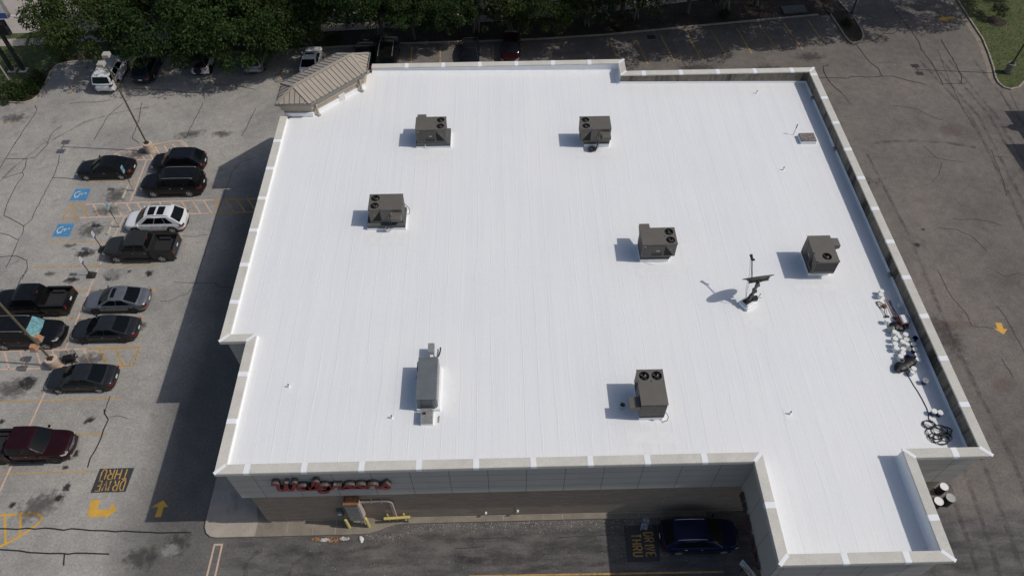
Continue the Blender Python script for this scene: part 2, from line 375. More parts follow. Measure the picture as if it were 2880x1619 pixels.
M['shoebox'] = plain('tan lamp head', (.40,.37,.33), .55, var=.1); M['terracotta'] = plain('sun-faded rusty housing', (.42,.22,.12), .7, var=.2)
M['lens'] = plain('lamp lens', (.45,.45,.42), .3)
M['rubber'] = plain('black rubber', (.022,.022,.021), .85); M['stop'] = plain('concrete wheel stop', (.40,.37,.30), .9, var=.2, bmp=.3)
M['signteal'] = plain('faded blue sign', (.23,.40,.46), .5, var=.1); M['signwhite'] = plain('white sign', (.74,.74,.74), .45, var=.04); M['signblue'] = plain('blue sign ink', (.03,.10,.30), .5); M['purple'] = plain('violet ink', (.10,.08,.30), .5); M['signred'] = plain('red sign ink', (.42,.03,.04), .5); M['signtan'] = plain('tan sign ink', (.42,.36,.22), .5)
M['glass'] = plain('car glass', (.005,.007,.008), .04, var=.1, spec=.22); M['glass_teal'] = plain('silver teal sunshade behind glass', (.16,.34,.35), .12, .2, .45, 5, coat=.5)
M['tyre'] = plain('tyre rubber', (.017,.017,.017), .85); M['rim'] = plain('alloy rim', (.50,.50,.50), .35, .5, .1); M['rimd'] = plain('dark alloy rim', (.03,.03,.032), .35, .5)
M['chrome'] = plain('chrome', (.62,.62,.63), .15, .95, .05); M['trim'] = plain('black trim', (.013,.013,.014), .5); M['taillight'] = plain('red tail lamp', (.16,.008,.012), .2, var=.3, coat=.4, scale=8); M['headlight'] = plain('headlamp glass', (.50,.52,.54), .12, .3, .15, 8)
M['plate'] = plain('number plate', (.66,.66,.64), .5); M['bedliner'] = plain('bed liner', (.02,.02,.021), .8)
M['steel'] = plain('bare steel', (.30,.30,.30), .4, .6); M['redp'] = plain('red painted tool', (.32,.035,.03), .45); M['wood'] = plain('old wood handle', (.20,.10,.06), .7); M['dish'] = plain('weathered dish back', (.075,.075,.055), .6, var=.2); M['litter'] = plain('pale litter', (.55,.52,.50), .8, var=.2); M['dryleaf'] = plain('dry orange leaves', (.36,.19,.09), .9, var=.3)
M['hatch'] = plain('rusted hatch lid', (.19,.17,.155), .75, .1, .55, 7); M['padg'] = plain('grey utility pad', (.10,.105,.105), .8)

def struct(name, mb, m, **kw):
    o = mb.build(name, m, **kw); o['kind'] = 'structure'; return o

def at(u, v, z=0.0):                                  # survey: photo point -> point on the level plane z
    d = (u-CX)*RGT - (v-CY)*UPV + F_PX*FWD
    t = (z-CAM.z)/d.z; p = CAM + d*t
    return (p.x, p.y, z)
def Z(x0, y0, s=3.575): return lambda x, y, z=0.0: at(x0+x/s, y0+y/s, z)
T1, T4, L5, L6, L7, F8, F9, R12 = Z(0,0), Z(2160,0), Z(0,380), Z(0,760), Z(0,1150), Z(560,1214), Z(1280,1214), Z(2160,300)

# ================================================================== SETTING: ground
g = MB(); n = 24
xs = [-400,-120,-70]+[-60+i*6 for i in range(21)]+[70,120,400]; ys = [-300,-40,0]+[8+i*6 for i in range(13)]+[95,140,500]
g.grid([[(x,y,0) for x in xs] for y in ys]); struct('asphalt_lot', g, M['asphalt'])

KERB = [(-45.2,66.35),(-42.8,66.55),(-37.3,66.95),(-33,67.2),(-22,67.9),(-11,68.6),(-0.8,68.75),(5,69.0),(11,69.5),(19.8,70.65),(28,71.7),(34.9,72.55)]
def lawn(name, poly, mat, z=.12, m_kerb=True, closed=True):
    b = MB(); b.poly([(x,y,z) for x,y in poly]); struct(name, b, mat)
def kerb(name, pts, w=.16, h=.14, gutter=False):
    b = MB(); P = [Vector((x,y,0)) for x,y in pts]; L = []; R_ = []
    for i,p in enumerate(P):
        d = (P[min(i+1,len(P)-1)]-P[max(i-1,0)]).normalized(); nn = Vector((-d.y,d.x,0))
        L.append(p+nn*w); R_.append(p)
    up = Vector((0,0,h)); lo = Vector((0,0,-.05))
    b.grid([[p+lo for p in R_],[p+up-Vector((0,0,.02)) for p in R_],[r+(l-r)*.15+up for r,l in zip(R_,L)],[p+up for p in L],[p+lo for p in L]])
    o = struct(name, b, M['curb']); return o
def arc(cx, cy, r, a0, a1, n=8): return [(cx+r*math.cos(math.radians(a0+(a1-a0)*i/n)), cy+r*math.sin(math.radians(a0+(a1-a0)*i/n))) for i in range(n+1)]
# planting strip behind the back kerb, sidewalk, verge and road (all run along the back of the lot)
back_in = [(x,y+.16) for x,y in KERB]
def yy(x, y0, s=.045): return y0 + (x+50)*s
RD = [(-75,68.6),(-50,69.5),(-30,70.4),(-10,71.6),(2,72.6),(14,74.2),(26,76.6),(40,80),(60,85)]
def band_(d0,d1): return [(x,y+d0) for x,y in RD]+[(x,y+d1) for x,y in RD[::-1]]
isl_left = [(-75,59.95),(-49.4,59.95),(-46.9,59.75),(-46.2,60.15),(-45.85,61.0),(-45.85,62.5),(-46.1,64.8),(-45.9,65.9),(-45.2,66.35)]
strip = [(x,y) for x,y in isl_left[:-1]]+back_in+[(35.9,72.75),(35.9,78.2)]+[(x,y+.02) for x,y in RD[6::-1]]
lawn('planting_strip', strip, M['mulch'])
kerb('kerb_back', KERB); kerb('kerb_left_island', isl_left)
gl = [(-75,61.9),(-49.5,61.9),(-47.3,62.8),(-46.6,65.2),(-44.5,67.6),(-41,68.3),(-41,69.85),(-50,69.45),(-75,68.55)]
lawn('lawn_left', gl, M['grass'], .135)
sw = band_(0,1.35); lawn('sidewalk_back', sw, M['walk'], .15)
vg = band_(1.35,2.4); lawn('road_verge', vg, M['grass'], .14)
lawn('road', [(-140,68.5)]+[(x,y+2.4) for x,y in RD]+[(140,104),(140,128),(-140,92)], M['road'], .03)
b = MB(); b.ribbon([(x,y+6.2) for x,y in RD], .16, .036); struct('road_line', b, M['roadwhite'])
lawn('far_verge', [(-140,92),(140,128),(140,190),(-140,160)], M['grass'], .1)
# right: island with kerb and lawn beyond the drive aisle
ri = [(36.2,72.6),(36.35,71.0),(36.5,68.6),(36.65,67.6),(36.95,67.15),(37.5,67.15),(38.2,67.6),(38.65,68.4),(38.8,69.5),(38.75,71.6),(38.3,74.0),(37.8,77)]
b = MB(); b.poly([(x,y,.12) for x,y in [(36.0,73.2)]+ri+[(36.0,77)]]); struct('island_bed', b, M['mulch']); kerb('kerb_island', ri)
rg = [(52.6,85),(51.9,79),(51.2,75.2),(51.0,71.6),(50.85,67.5),(50.35,64.8),(49.85,62.6),(49.35,60.9),(49.25,60.0),(49.5,59.2),(50.1,58.85),(51.0,59.1),(52.1,60.1),(56,63.4),(75,78)]
b = MB(); b.poly([(x,y,.12) for x,y in reversed(rg+[(75,85)])]); struct('lawn_right', b, M['grass']); kerb('kerb_right', rg)
b = MB(); b.ribbon([(x-.35,y-.05) for x,y in rg[:9]], .5, .006); struct('gutter_strip', b, M['walkdark'])
# sidewalk round the building
swk = [(-19.1,60),(-19.12,17.3),(-19.1,16.95),(-18.9,16.55),(-18.6,16.33),(-18.2,16.26),(-9.4,16.27),(-8.85,16.3),(-8.3,16.45),(-7.7,16.68),(-7.2,16.8),(-6.6,16.86),(12.2,16.9),(12.2,18),(12.2,25),(-10,25),(-10,53.2),(-13,55.5),(-18,56.5)]
b = MB(); b.prism(swk, -.02, .15); o = struct('sidewalk_building', b, M['walkdark'], bevel=.02)
b = MB(); b.poly([(x,y,.154) for x,y in [(-19.08,17.3),(-19.06,16.95),(-18.87,16.58),(-18.58,16.36),(-18.2,16.29),(-15.9,16.29),(-15.85,17.25),(-17.4,24),(-19.08,24)]]); struct('sidewalk_corner', b, M['walk'])
b = MB()
for x in (-15.85,-10.9,-7.35,-0.5,3.2,8.0): b.ribbon([(x,16.3 if x<-9 else 16.9),(x,17.2)], .035, .158)
for x in (-13.9,-12.3,2.0,6.0): b.ribbon([(x,16.3 if x<-9 else 16.9),(x,17.2)], .02, .157)
struct('sidewalk_joint', b, M['pale_joint'])

# ------------------------------------------------------------------ painted markings
def marks(name, mat, segs, w=.10, z=.005):
    b = MB()
    for i, s in enumerate(segs): b.ribbon(s, w, z+.0006*(i%7))
    return struct(name, b, mat)
stall = []
for y,x0,x1 in ((48.45,-37.3,-32.4),(36.1,-33.9,-27.2),(33.3,-35.2,-27.6),(26.3,-40,-27.2),(23.62,-33,-27.3),(20.87,-40,-27.4),(38.6,-38.2,-28),(41.3,-37.8,-27),(53.2,-33,-31)): stall.append([(x0,y),(x1,y+.02)])
stall += [[(-48.1,56.82),(-46.2,56.84)],[(-43.05,65.7),(-42.85,60.8)],[(-40,65.9),(-39.95,60.9)],[(-37.45,66),(-37.4,61.5)],[(-34.3,66.4),(-34.25,61.4)],[(-28.3,66.6),(-28.2,62)],[(-22.6,67),(-22.5,62.5)],[(-17.2,67.6),(-17.1,63)],[(-9.4,68),(-9.3,63.6)],[(-6.4,68),(-6.3,63.8)],[(-0.9,68.2),(-0.8,63.8)]]
marks('parking_lines', M['yellow2'], stall, .11)
marks('stall_lines', M['yellow'], [[at(1700+a/4.293,b/4.293),at(1700+c/4.293,d/4.293)] for a,b,c,d in ((65,480,155,705),(370,450,525,775),(675,430,845,740),(975,360,1160,710),(1290,370,1470,675),(1590,340,1780,645),(1865,290,2090,615),(2165,280,2390,600),(2455,245,2620,480))], .11, .006)
hatch = []
for x0,x1,ya,yb,step in ((-37.6,-17.3,44.0,45.6,.95),): 
    hatch += [[(x0+.1,yb),(x1,yb+.35)],[(x0,ya),(x1,ya+.35)],[(x0,ya),(x0+.25,yb)]]
    x = x0+.15
    hatch_pale = [h for h in hatch]
    while x < x1-.3: hatch.append([(x,yb+.02+(x+37.6)*.015),(x+1.08,ya+.03+(x+37.6)*.015)]); x += step
marks('hatch_markings', M['pink'], [[(-36.2,45.63),(-25.2,45.85)],[(-36.2,44.03),(-25.2,44.25)]]+[h for h in hatch[3:] if -36.2 < h[0][0] < -25.6], .13, .007)
marks('hatch_markings', M['yellow'], [[(-37.5,45.6),(-36.2,45.63)],[(-25.2,45.85),(-17.3,45.95)],[(-37.6,44.0),(-36.2,44.03)],[(-25.2,44.25),(-17.3,44.35)],hatch[2]]+[h for h in hatch[3:] if not -36.2 < h[0][0] < -25.6], .12, .006)
h2 = [[(-40,30.5),(-27.2,30.62)],[(-40,28.95),(-32,28.98),(-27.15,29.05)],[(-27.17,29.05),(-27.19,30.62)]]
x = -39.4
while x < -27.9: h2.append([(x,30.52),(x+1.0,28.98)]); x += 1.17
marks('hatch_front', M['pink'], [h for h in h2[3:] if h[0][0] < -31]+[[(-40,30.5),(-31,30.58)],[(-40,28.95),(-31,28.99)]], .13, .006); marks('hatch_front', M['yellow'], [h for h in h2[2:] if h[0][0] >= -31]+[[(-31,30.58),(-27.2,30.62)],[(-31,28.99),(-27.15,29.05)]], .13, .007)
h3 = [[(-35.75,52.05),(-34.8,52.68),(-32,53.42),(-30.55,53.8),(-29.9,53.65),(-29.4,53.2),(-29.3,52.9)],[(-35.0,51.1),(-33.28,51.2),(-31.2,51.25)],[(-35.75,52.05),(-35.2,52.0),(-35.0,51.2)]]
for i in range(7): xa = -34.6+i*.78; h3.append([(xa,52.62+.13*i),(xa+1.15 if i<4 else xa+1.0,51.2+(.0 if i<4 else .45*(i-3)))])
marks('hatch_pole', M['pink'], h3, .13, .007)
h4 = [[(-40,18.05),(-32.3,18.07),(-30.25,18.13),(-29.75,18.05),(-29.55,17.8),(-29.7,17.4),(-30.3,16.85),(-31.2,16.22),(-31.8,15.95)],[(-31.95,18.0),(-31.2,16.25)],[(-30.95,18.1),(-30.5,16.6)],[(-33.4,18.0),(-32.0,15.95)]]
marks('hatch_kerb', M['arrow'], h4, .15, .006)
marks('divider_line', M['pink'], [[(-32.5,51.1),(-32.4,45.9)],[(-32.35,44.2),(-32.7,38.6)],[(-32.75,38.4),(-32.6,30.6)],[(-32.7,28.9),(-33.1,14)]], .13, .008)
marks('lane_line', M['yellow'], [[(-2.6,13.62),(12.6,13.52)]], .11, .006)
marks('entry_box', M['pink'], [[(-18.27,15.86),(-18.3,13.4)],[(-17.8,15.86),(-17.8,13.4)],[(-18.32,15.88),(-17.74,15.88)]], .11, .006)

GL = {'D':[[(0,0),(0,1),(.5,1),(.85,.75),(.85,.25),(.5,0),(0,0)]],'R':[[(0,0),(0,1),(.6,1),(.85,.85),(.85,.62),(.6,.48),(0,.48)],[(.45,.48),(.9,0)]],
 'I':[[(.4,0),(.4,1)]],'V':[[(0,1),(.42,0),(.85,1)]],'E':[[(.85,0),(0,0),(0,1),(.85,1)],[(0,.5),(.65,.5)]],'T':[[(.42,0),(.42,1)],[(0,1),(.85,1)]],
 'H':[[(0,0),(0,1)],[(.85,0),(.85,1)],[(0,.5),(.85,.5)]],'U':[[(0,1),(0,.25),(.2,0),(.65,0),(.85,.25),(.85,1)]],'P':[[(0,0),(0,1),(.6,1),(.85,.85),(.85,.6),(.6,.45),(0,.45)]],
 'A':[[(0,0),(.42,1),(.85,0)],[(.18,.38),(.68,.38)]],'M':[[(0,0),(0,1),(.42,.35),(.85,1),(.85,0)]],'C':[[(.85,.8),(.6,1),(.25,1),(0,.75),(0,.25),(.25,0),(.6,0),(.85,.2)]],'Y':[[(0,1),(.42,.5),(.85,1)],[(.42,.5),(.42,0)]]}
def lettering(text, o, ux, uy, cw, ch, gap, w):          # flat strokes on the ground
    segs = []; k = 0.0
    for ch_ in text:
        if ch_ != ' ':
            for st in GL[ch_]:
                segs.append(([(o[0]+ux[0]*(k+px*cw)+uy[0]*py*ch, o[1]+ux[1]*(k+px*cw)+uy[1]*py*ch) for px,py in st], w))
        k += (cw*.5 if ch_ == 'I' else cw)+gap
    return segs
def pad(name, poly, z=.005):
    b = MB(); b.poly([(x,y,z) for x,y in poly]); return struct(name, b, M['tarpad'])
pad('drive_thru_pad', [(-27.05,19.42),(-24.8,19.44),(-24.72,21.08),(-26.98,21.08)])
pad('lane_pad', [(6.96,14.22),(8.95,14.22),(9.05,16.45),(6.98,16.45)])
for nm, txts in (('drive_thru_lettering', [('DRIVE',(-25.0,20.22),(-1,0),(0,-1),.31,.68,.11),('THRU',(-25.0,21.0),(-1,0),(0,-1),.36,.68,.12)]),
                 ('lane_lettering', [('DRIVE',(8.16,15.98),(0,-1),(1,0),.25,.56,.09),('THRU',(7.38,15.9),(0,-1),(1,0),.27,.56,.10)])):
    b = MB()
    for t in txts:
        for i,(s,w) in enumerate(lettering(*t, .085)): b.ribbon(s, w, .0105+.0005*(i%5))
    struct(nm, b, M['yellow'])
def flat(name, polys, mat, z=.006):
    b = MB()
    for i,P in enumerate(polys): b.poly([(x,y,z+.0012*i) for x,y in P])
    return struct(name, b, mat)
flat('turn_arrow', [[(-26.84,18.93),(-26.78,18.1),(-26.25,18.32),(-26.24,18.95)],[(-26.78,18.1),(-26.68,17.9),(-26.45,17.8),(-26.2,17.8),(-26.0,18.28),(-26.15,18.28),(-26.25,18.32)],[(-26.2,17.8),(-25.5,17.86),(-25.42,18.3),(-26.0,18.28)],[(-25.58,17.66),(-24.98,18.2),(-25.4,18.74)]], M['arrow'])
flat('straight_arrow', [[(-22.45,17.72),(-22.05,17.72),(-22.06,18.36),(-22.4,18.36)],[(-22.85,18.36),(-21.78,18.36),(-22.2,18.82)]], M['arrow'])
flat('exit_arrow', [[(36.5,30.6),(36.95,30.55),(37.05,31.1),(36.6,31.15)],[(36.25,30.6),(37.25,30.55),(36.75,30.08)]], M['arrow'])
flat('far_arrow', [[(48.6,71.3),(49.7,71.5),(49.6,71.95),(48.5,71.75)],[(47.6,71.3),(48.6,71.0),(48.5,72.0)]], M['arrow'])
for (x0,y0) in ((-37.75,46.14),(-37.73,41.92)):
    flat('wheelchair_pad', [[(x0,y0),(x0+1.44,y0-.03),(x0+1.38,y0+1.42),(x0+.04,y0+1.43)]], M['blue'])
    b = MB(); cx, cy = x0+.62, y0+.72                  # reads with its head to the right
    b.ribbon([(cx-.1+.33*math.cos(math.radians(a)), cy+.02+.33*math.sin(math.radians(a))) for a in range(75,292,12)], .085, .010)
    b.ribbon([(cx+.34,cy+.12),(cx+.02,cy+.10),(cx-.02,cy-.22),(cx-.22,cy-.30),(cx-.30,cy-.42)], .09, .0105)
    b.ribbon([(cx+.2,cy+.12),(cx+.2,cy-.12)], .08, .0108)
    b.disc((cx+.5,cy+.14,.0104), .085, 14); struct('wheelchair_symbol', b, M['whitep'])

# ------------------------------------------------------------------ tar seams, cracks, stains
def wob(pts, amp, step=.6):
    out = []
    for a,c in zip(pts[:-1],pts[1:]):
        L = math.dist(a[:2],c[:2]); k = max(1,int(L/step))
        for i in range(k):
            t = i/k; out.append((a[0]+(c[0]-a[0])*t+(rnd.uniform(-amp,amp) if i else 0), a[1]+(c[1]-a[1])*t+(rnd.uniform(-amp,amp) if i else 0)))
    return out+[pts[-1][:2]]
b = MB()
for fn, P in ((L7,[(-400,1190),(0,1200),(540,1200),(640,1215),(720,1200),(1080,1222),(1500,1235),(1920,1240)]),(L7,[(-400,1405),(0,1410),(300,1440),(600,1447),(1100,1455)]),(L7,[(650,1445),(640,1570)]),
              (L7,[(1050,0),(1050,40),(1090,105),(1040,210),(990,350),(910,490),(880,588)]),(L6,[(1110,1265),(1080,1340),(1050,1448)]),
              (T4,[(1240,60),(1400,260),(1520,430),(1540,500),(1640,620),(1760,850)]),(T4,[(890,455),(960,550),(1040,640),(1110,690),(1150,770)]),(T4,[(1740,400),(1800,500),(1890,650),(1945,760),(1940,840)]),
              (T4,[(555,665),(560,720),(590,780),(660,870),(740,935)]),(T4,[(515,780),(640,783),(810,790),(830,770),(1000,778),(1150,768),(1260,768),(1400,810),(1585,852)]),(T4,[(555,665),(600,665),(605,648)]),
              (T4,[(920,430),(1010,425),(1110,385),(1160,335),(1200,310)]),(T4,[(1160,340),(1260,340),(1320,305)]),(T4,[(1760,848),(2000,838)]),(Z(1440,0),[(1705,590),(1730,650),(1785,700)]),
              (L5,[(490,80),(355,225),(265,240),(65,240)]),(L5,[(600,200),(590,280),(530,430),(345,780),(320,850),(240,915),(230,990),(185,1055)]),(L5,[(530,430),(650,432),(770,448)]),(L5,[(265,240),(255,320),(225,370),(240,405),(175,485),(70,700),(40,810),(140,860),(240,915)]),
              (L5,[(210,0),(110,150),(0,330)]),(L5,[(225,375),(70,425),(20,425)]),(L5,[(0,985),(90,1005),(190,1055),(120,1215),(60,1330)]),(L5,[(0,1225),(115,1215),(170,1215),(270,1260),(275,1335),(220,1448)]),
              (L6,[(280,0),(215,70),(160,200)]),(T1,[(350,1060),(375,1105),(150,1448)]),(T1,[(700,1045),(830,1028),(980,1028),(1120,1005)]),(T1,[(1240,1035),(1085,1170),(945,1410)]),(T1,[(1270,1020),(1330,965),(1470,965),(1540,920)]),(T1,[(1430,1030),(1390,1230),(1330,1390),(1400,1440)]),(T1,[(2040,1035),(1880,1360)]),(T1,[(1320,890),(1700,905),(1840,930),(2050,935),(2055,1000)]),(T1,[(2050,860),(2350,855),(2574,905)]),(T1,[(2574,1090),(2490,1260),(2430,1370)]),(T1,[(620,1265),(530,1330),(470,1448)])):
    w_ = .085 if fn is L7 else (.07 if fn is T4 else .052)
    b.ribbon(wob([fn(*p) for p in P], .045, .5), w_, .0145+rnd.random()*.003)
struct('tar_seams', b, M['tar'])
b = MB()
for fn, P in ((L6,[(1610,310),(1740,300),(1800,260),(1880,240),(1975,130),(2000,0)]),(L6,[(1750,120),(1960,130),(2150,125),(2210,170),(2330,175)]),(L5,[(1830,1015),(1950,1022),(2090,1000)]),(L5,[(2570,225),(2420,270),(2330,370),(2250,620),(2180,790),(2130,980),(2010,1330)]),
              (T4,[(1700,500),(1730,560),(1790,730),(1850,870),(1960,1100),(2080,1290)]),(T4,[(2340,920),(2470,1170)]),(T4,[(2430,930),(2520,1110)]),(T4,[(740,935),(830,1050)]),(T4,[(1260,1060),(1500,1100),(1660,1180),(1760,1210)]),(T4,[(1110,632),(1230,628),(1350,638)]),
              (R12,[(1560,395),(1700,520),(1900,550),(1960,555)]),(R12,[(1750,560),(1720,680),(1650,760)]),(R12,[(1850,1130),(2080,1130),(2200,1150),(2350,1195)]),(R12,[(1700,1220),(1900,1235),(2050,1300),(2200,1448)]),(R12,[(2240,430),(2350,700),(2400,900)]),(R12,[(2270,500),(2450,510)]),
              (Z(2580,760,4.827),[(270,0),(480,380),(650,560),(750,760)]),(Z(2580,760,4.827),[(1080,480),(1200,640),(1290,800),(1448,1100)]),(Z(2580,760,4.827),[(740,755),(1000,780),(1040,800)]),(Z(2580,760,4.827),[(1150,1200),(1300,1448)]),(Z(2580,760,4.827),[(1060,0),(1150,70),(1230,85),(1300,50),(1400,40)]),
              (F9,[(140,1070),(580,1065)]),(F9,[(0,1170),(300,1145)]),(F9,[(1040,1060),(1560,1030)]),(L7,[(1110,80),(1190,65),(1290,95)])):
    b.ribbon(wob([fn(*p) for p in P], .05, .45), .035, .0125+rnd.random()*.0015)
struct('pavement_cracks', b, M['crack'])
def stain(pts, mat, name):
    for x,y,rx,ry,a in pts:
        b = MB(); b.quad((-1,-1,0),(1,-1,0),(1,1,0),(-1,1,0)); o = struct(name, b, mat); o.location = (x,y,.018+rnd.random()*.004); o.scale = (rx,ry,1); o.rotation_euler = (0,0,a)
stain([L5(860,1190)[:2]+(1.15,.6,.2),L5(1130,1400)[:2]+(.9,.7,0),L6(1135,55)[:2]+(1.0,.8,.3),L6(720,100)[:2]+(.9,.5,0),L7(675,785)[:2]+(.42,.42,.4),L7(595,890)[:2]+(.42,.4,0),L7(125,960)[:2]+(.3,.35,0),L7(20,125)[:2]+(.3,.3,0),L7(660,585)[:2]+(.35,.25,0),
       L7(740,450)[:2]+(.6,.5,.3),L7(900,110)[:2]+(.6,.35,.5),L6(280,1130)[:2]+(1.0,.9,.3),L6(1300,15)[:2]+(.25,.25,0),L5(1500,1390)[:2]+(.5,.5,0),R12(1500,1390)[:2]+(.5,.35,0),R12(1560,1235)[:2]+(.25,.2,0)], M['stain1'], 'oil_stain')
stain([(-33.9,46.6,1.7,1.5,0),(-34.6,42.6,1.8,1.6,0),(-34,44.8,2,1,0),(-33.6,52,2,1,.2),(-29.4,54.6,2.2,1.0,.2),(-26.4,54.6,1.6,.8,0),(-35.2,27.3,2.2,1.4,0),(-32.6,23.0,2.4,1.6,.2),(-30.5,29.6,1.8,1,0),(-31.5,31.8,1,.8,0),(-28,32.5,1.4,.9,0),(-30,18.6,2.4,1.5,.4),(-22.6,15.2,1.8,1.2,0),(-20.6,16.0,1.4,1.2,.5),
       (-35,50.6,1.7,1,0),(-47,57.5,2.2,1.2,0),(20,63.5,3.4,1.3,0),(27,63,3,1.4,0),(32,65,2.5,1.3,0),(14,61,3,1.2,0),(31,46.5,3.2,.9,-.1),(30,36.5,1.6,3.4,.3),(32.5,30,1.5,3.6,.2),(-1.5,54.8,3,.8,0),(-18,59.5,2,1.4,0)], M['stain2'], 'grime_patch')
stain([L5(700,1110)[:2]+(1.1,.35,.15),L6(500,35)[:2]+(1.0,.4,-.1),L5(1050,1020)[:2]+(.01,.01,0)], M['stain2'], 'grime_patch')
stain([(35,25.8,1.5,.8,.2),(30,31.8,1.3,.6,0),(33.5,31,2.2,.6,0),(42,53,2,1.2,0)], M['rust'], 'rust_stain')
stain([L6(840,60)[:2]+(1.2,.9,0),L5(1150,1390)[:2]+(1.4,.8,0),L5(250,1050)[:2]+(.8,1.2,.3),(-20.9,15.6,.8,.6,0)], M['stain3'], 'scuff_patch')
def skid(pts, w):
    b = MB(); b.ribbon(wob(pts,.03,.8), w, .0225+rnd.random()*.003); struct('tyre_mark', b, M['skids'])
ms, nts, bs = newmat('tyre rubber mark'); a_ = noise(nts, pos(nts), 1.4, 6, .7)
nts.links.new(math_(nts,'MULTIPLY',ramp(nts, a_, [(.38,0.0),(.68,1.0)]),.38), bs.inputs['Alpha']); bs.inputs['Base Color'].default_value = (.035,.033,.033,1); bs.inputs['Roughness'].default_value = .9; M['skids'] = ms
skid([T1(470,1440),(T1(650,1340))[:2],T1(850,1230),T1(1080,1160),T1(1300,1110),T1(1500,1080)], .22)
skid([L5(0,470),L5(120,340),L5(300,200),L5(470,60)], .2)
skid([R12(1030,375),R12(1250,350),R12(1500,345),R12(1780,365),R12(2090,410)], .35)
skid([F8(900,1448),F8(950,1330),F8(1100,1230),F8(1500,1200),F8(1830,1150)], .22); skid([F8(470,1448),F8(460,1350),F8(520,1250),F8(640,1180)], .28)
skid([F9(0,1270),F9(400,1310),F9(700,1290),F9(900,1200),F9(1100,1190),F9(1560,1170)], .45); skid([F9(620,1420),F9(1000,1330),F9(1500,1330)], .3)
for dx in (0,.9,2.2,3.0,5.5): skid([(43+dx,64),(44.6+dx*.8,55),(43.5+dx,44),(42+dx,32)], .3)
for dx in (28.3,29.6,31.0,33.0): skid([(dx,50),(dx+.3,40),(dx-.2,30),(dx,20),(dx-.8,10)], .3)

# ================================================================== THE STORE
COP = [(-17.4,46.35),(-17.4,25.15),(-15.76,25.15),(-15.76,16.65),(13.04,16.65),(13.04,11.2),(21.73,11.2),(21.73,16.65),(25.9,16.65),(25.9,51.35),(10.32,51.35),(10.32,53.0),(-10.85,53.0)]
def inset(path, d):
    out = []
    for i,p in enumerate(path):
        p = Vector(p); dirs = []
        if i > 0: dirs.append((p-Vector(path[i-1])).normalized())
        if i < len(path)-1: dirs.append((Vector(path[i+1])-p).normalized())
        ns = [Vector((-e.y,e.x)) for e in dirs]
        if len(ns) == 2: q = p + (ns[0]+ns[1])*d/(1+ns[0].dot(ns[1]))
        else: q = p + ns[0]*d
        out.append((q.x,q.y))
    return out
store = thing('store_building', 'large flat white roofed store with beige parapet coping and drive thru canopy', 'store', (0,0,0))
# lower brick walls
b = MB(); bw = inset(COP, .57); bw = [bw[0],bw[1],bw[2],bw[3],(25.33,17.22)]+bw[9:]
def walls(b, poly, z0, z1, closed=True):
    n = len(poly)
    for i in range(n if closed else n-1):
        a, c = poly[i], poly[(i+1)%n]; b.quad((a[0],a[1],z0),(c[0],c[1],z0),(c[0],c[1],z1),(a[0],a[1],z1))
walls(b, bw, 0, 4.6)
for x in (-9.0+9.3,-13.9,9.3): 
    b.mi = 1; b.box(x-.015,17.205,.15,x+.015,17.25,4.6); b.mi = 0
b.mi = 2; b.box(-15.15,17.19,.14,25.3,17.24,.22); b.mi = 0
b.build('brick_wall', [M['brick'],M['pale_joint'],M['walk']], store)
for x in (13.9,20.4):
    b = MB(); b.box(x,11.55,0,x+.9,12.4,4.55); b.build('column', M['brick'], store)
# grey stucco band with panel joints
b = MB(); bd = inset(COP, .30); walls(b, bd, 4.5, 8.2); b.poly([(x,y,4.5) for x,y in reversed(bd)])
b.mi = 1
n = len(bd)
for i in range(n-1):
    a, c = Vector(bd[i]), Vector(bd[i+1]); d = (c-a); L = d.length; d.normalize(); nn = Vector((d.y,-d.x))
    def strip_(s0,s1,z0,z1):
        p, q = a+d*s0+nn*.004, a+d*s1+nn*.004
        b.quad((p.x,p.y,z0),(q.x,q.y,z0),(q.x,q.y,z1),(p.x,p.y,z1))
    if abs(d.x) > .9: s = ((.9-a.x) % 2.135) if d.x > 0 else ((a.x-.9) % 2.135)
    else: s = ((a.y-15.1) % 1.8) if d.y < 0 else ((15.1-a.y) % 1.8)
    while s < L:
        strip_(s-.012,s+.012,4.5,8.2); s += 2.135 if abs(d.x) > .9 else 1.8
    if abs(d.x) > .9:
        for z in (5.3,6.08,6.86,7.64): strip_(0,L,z-.009,z+.009)
b.build('fascia_band', [M['band'],M['joint']], store)
# roof deck
ins = inset(COP, .5)
b = MB(); b.poly([(x,y,rz(x)) for x,y in [ins[0]]+ins[1:]+[(-10.3,52.5),(-11.4,50.6),(-14.9,47.2),(-16.9,46.9)][:0]])
me_roof = b.build('roof_deck', M['roof'], store)
# coping: sloped cap with an outer and an inner drop edge
b = MB(); inn = inset(COP, .56); ctr = inset(COP, .02)
rows = [[(x,y,8.16) for x,y in COP],[(x,y,8.40) for x,y in COP],[(x,y,8.445) for x,y in ctr],[(x,y,8.425) for x,y in inset(COP,.55)],[(x,y,8.405) for x,y in inn],[(x,y,8.33) for x,y in inn]]
b.grid([r for r in rows]); cop = b.build('coping', M['coping'], store)
pm = None
def patch(a, d, nn, s, w, full=True):
    b = MB(); P = []
    for off,z in ((-.006,8.19),(-.006,8.405),(.02,8.452),(.30,8.444),(.552,8.433),(.568,8.41),(.568,8.325)):
        jl, jr = rnd.uniform(-.012,.012), rnd.uniform(-.012,.012)
        p, q = a+d*(s-w+jl)+nn*off, a+d*(s+w+jr)+nn*off; P.append([(p.x,p.y,z),(q.x,q.y,z)])
    b.grid(P); return b.build('joint_patch', M['coat'], cop)
phase = {4:-14.05, 8:44.27, 10:0, 11:0, 12:1.25}
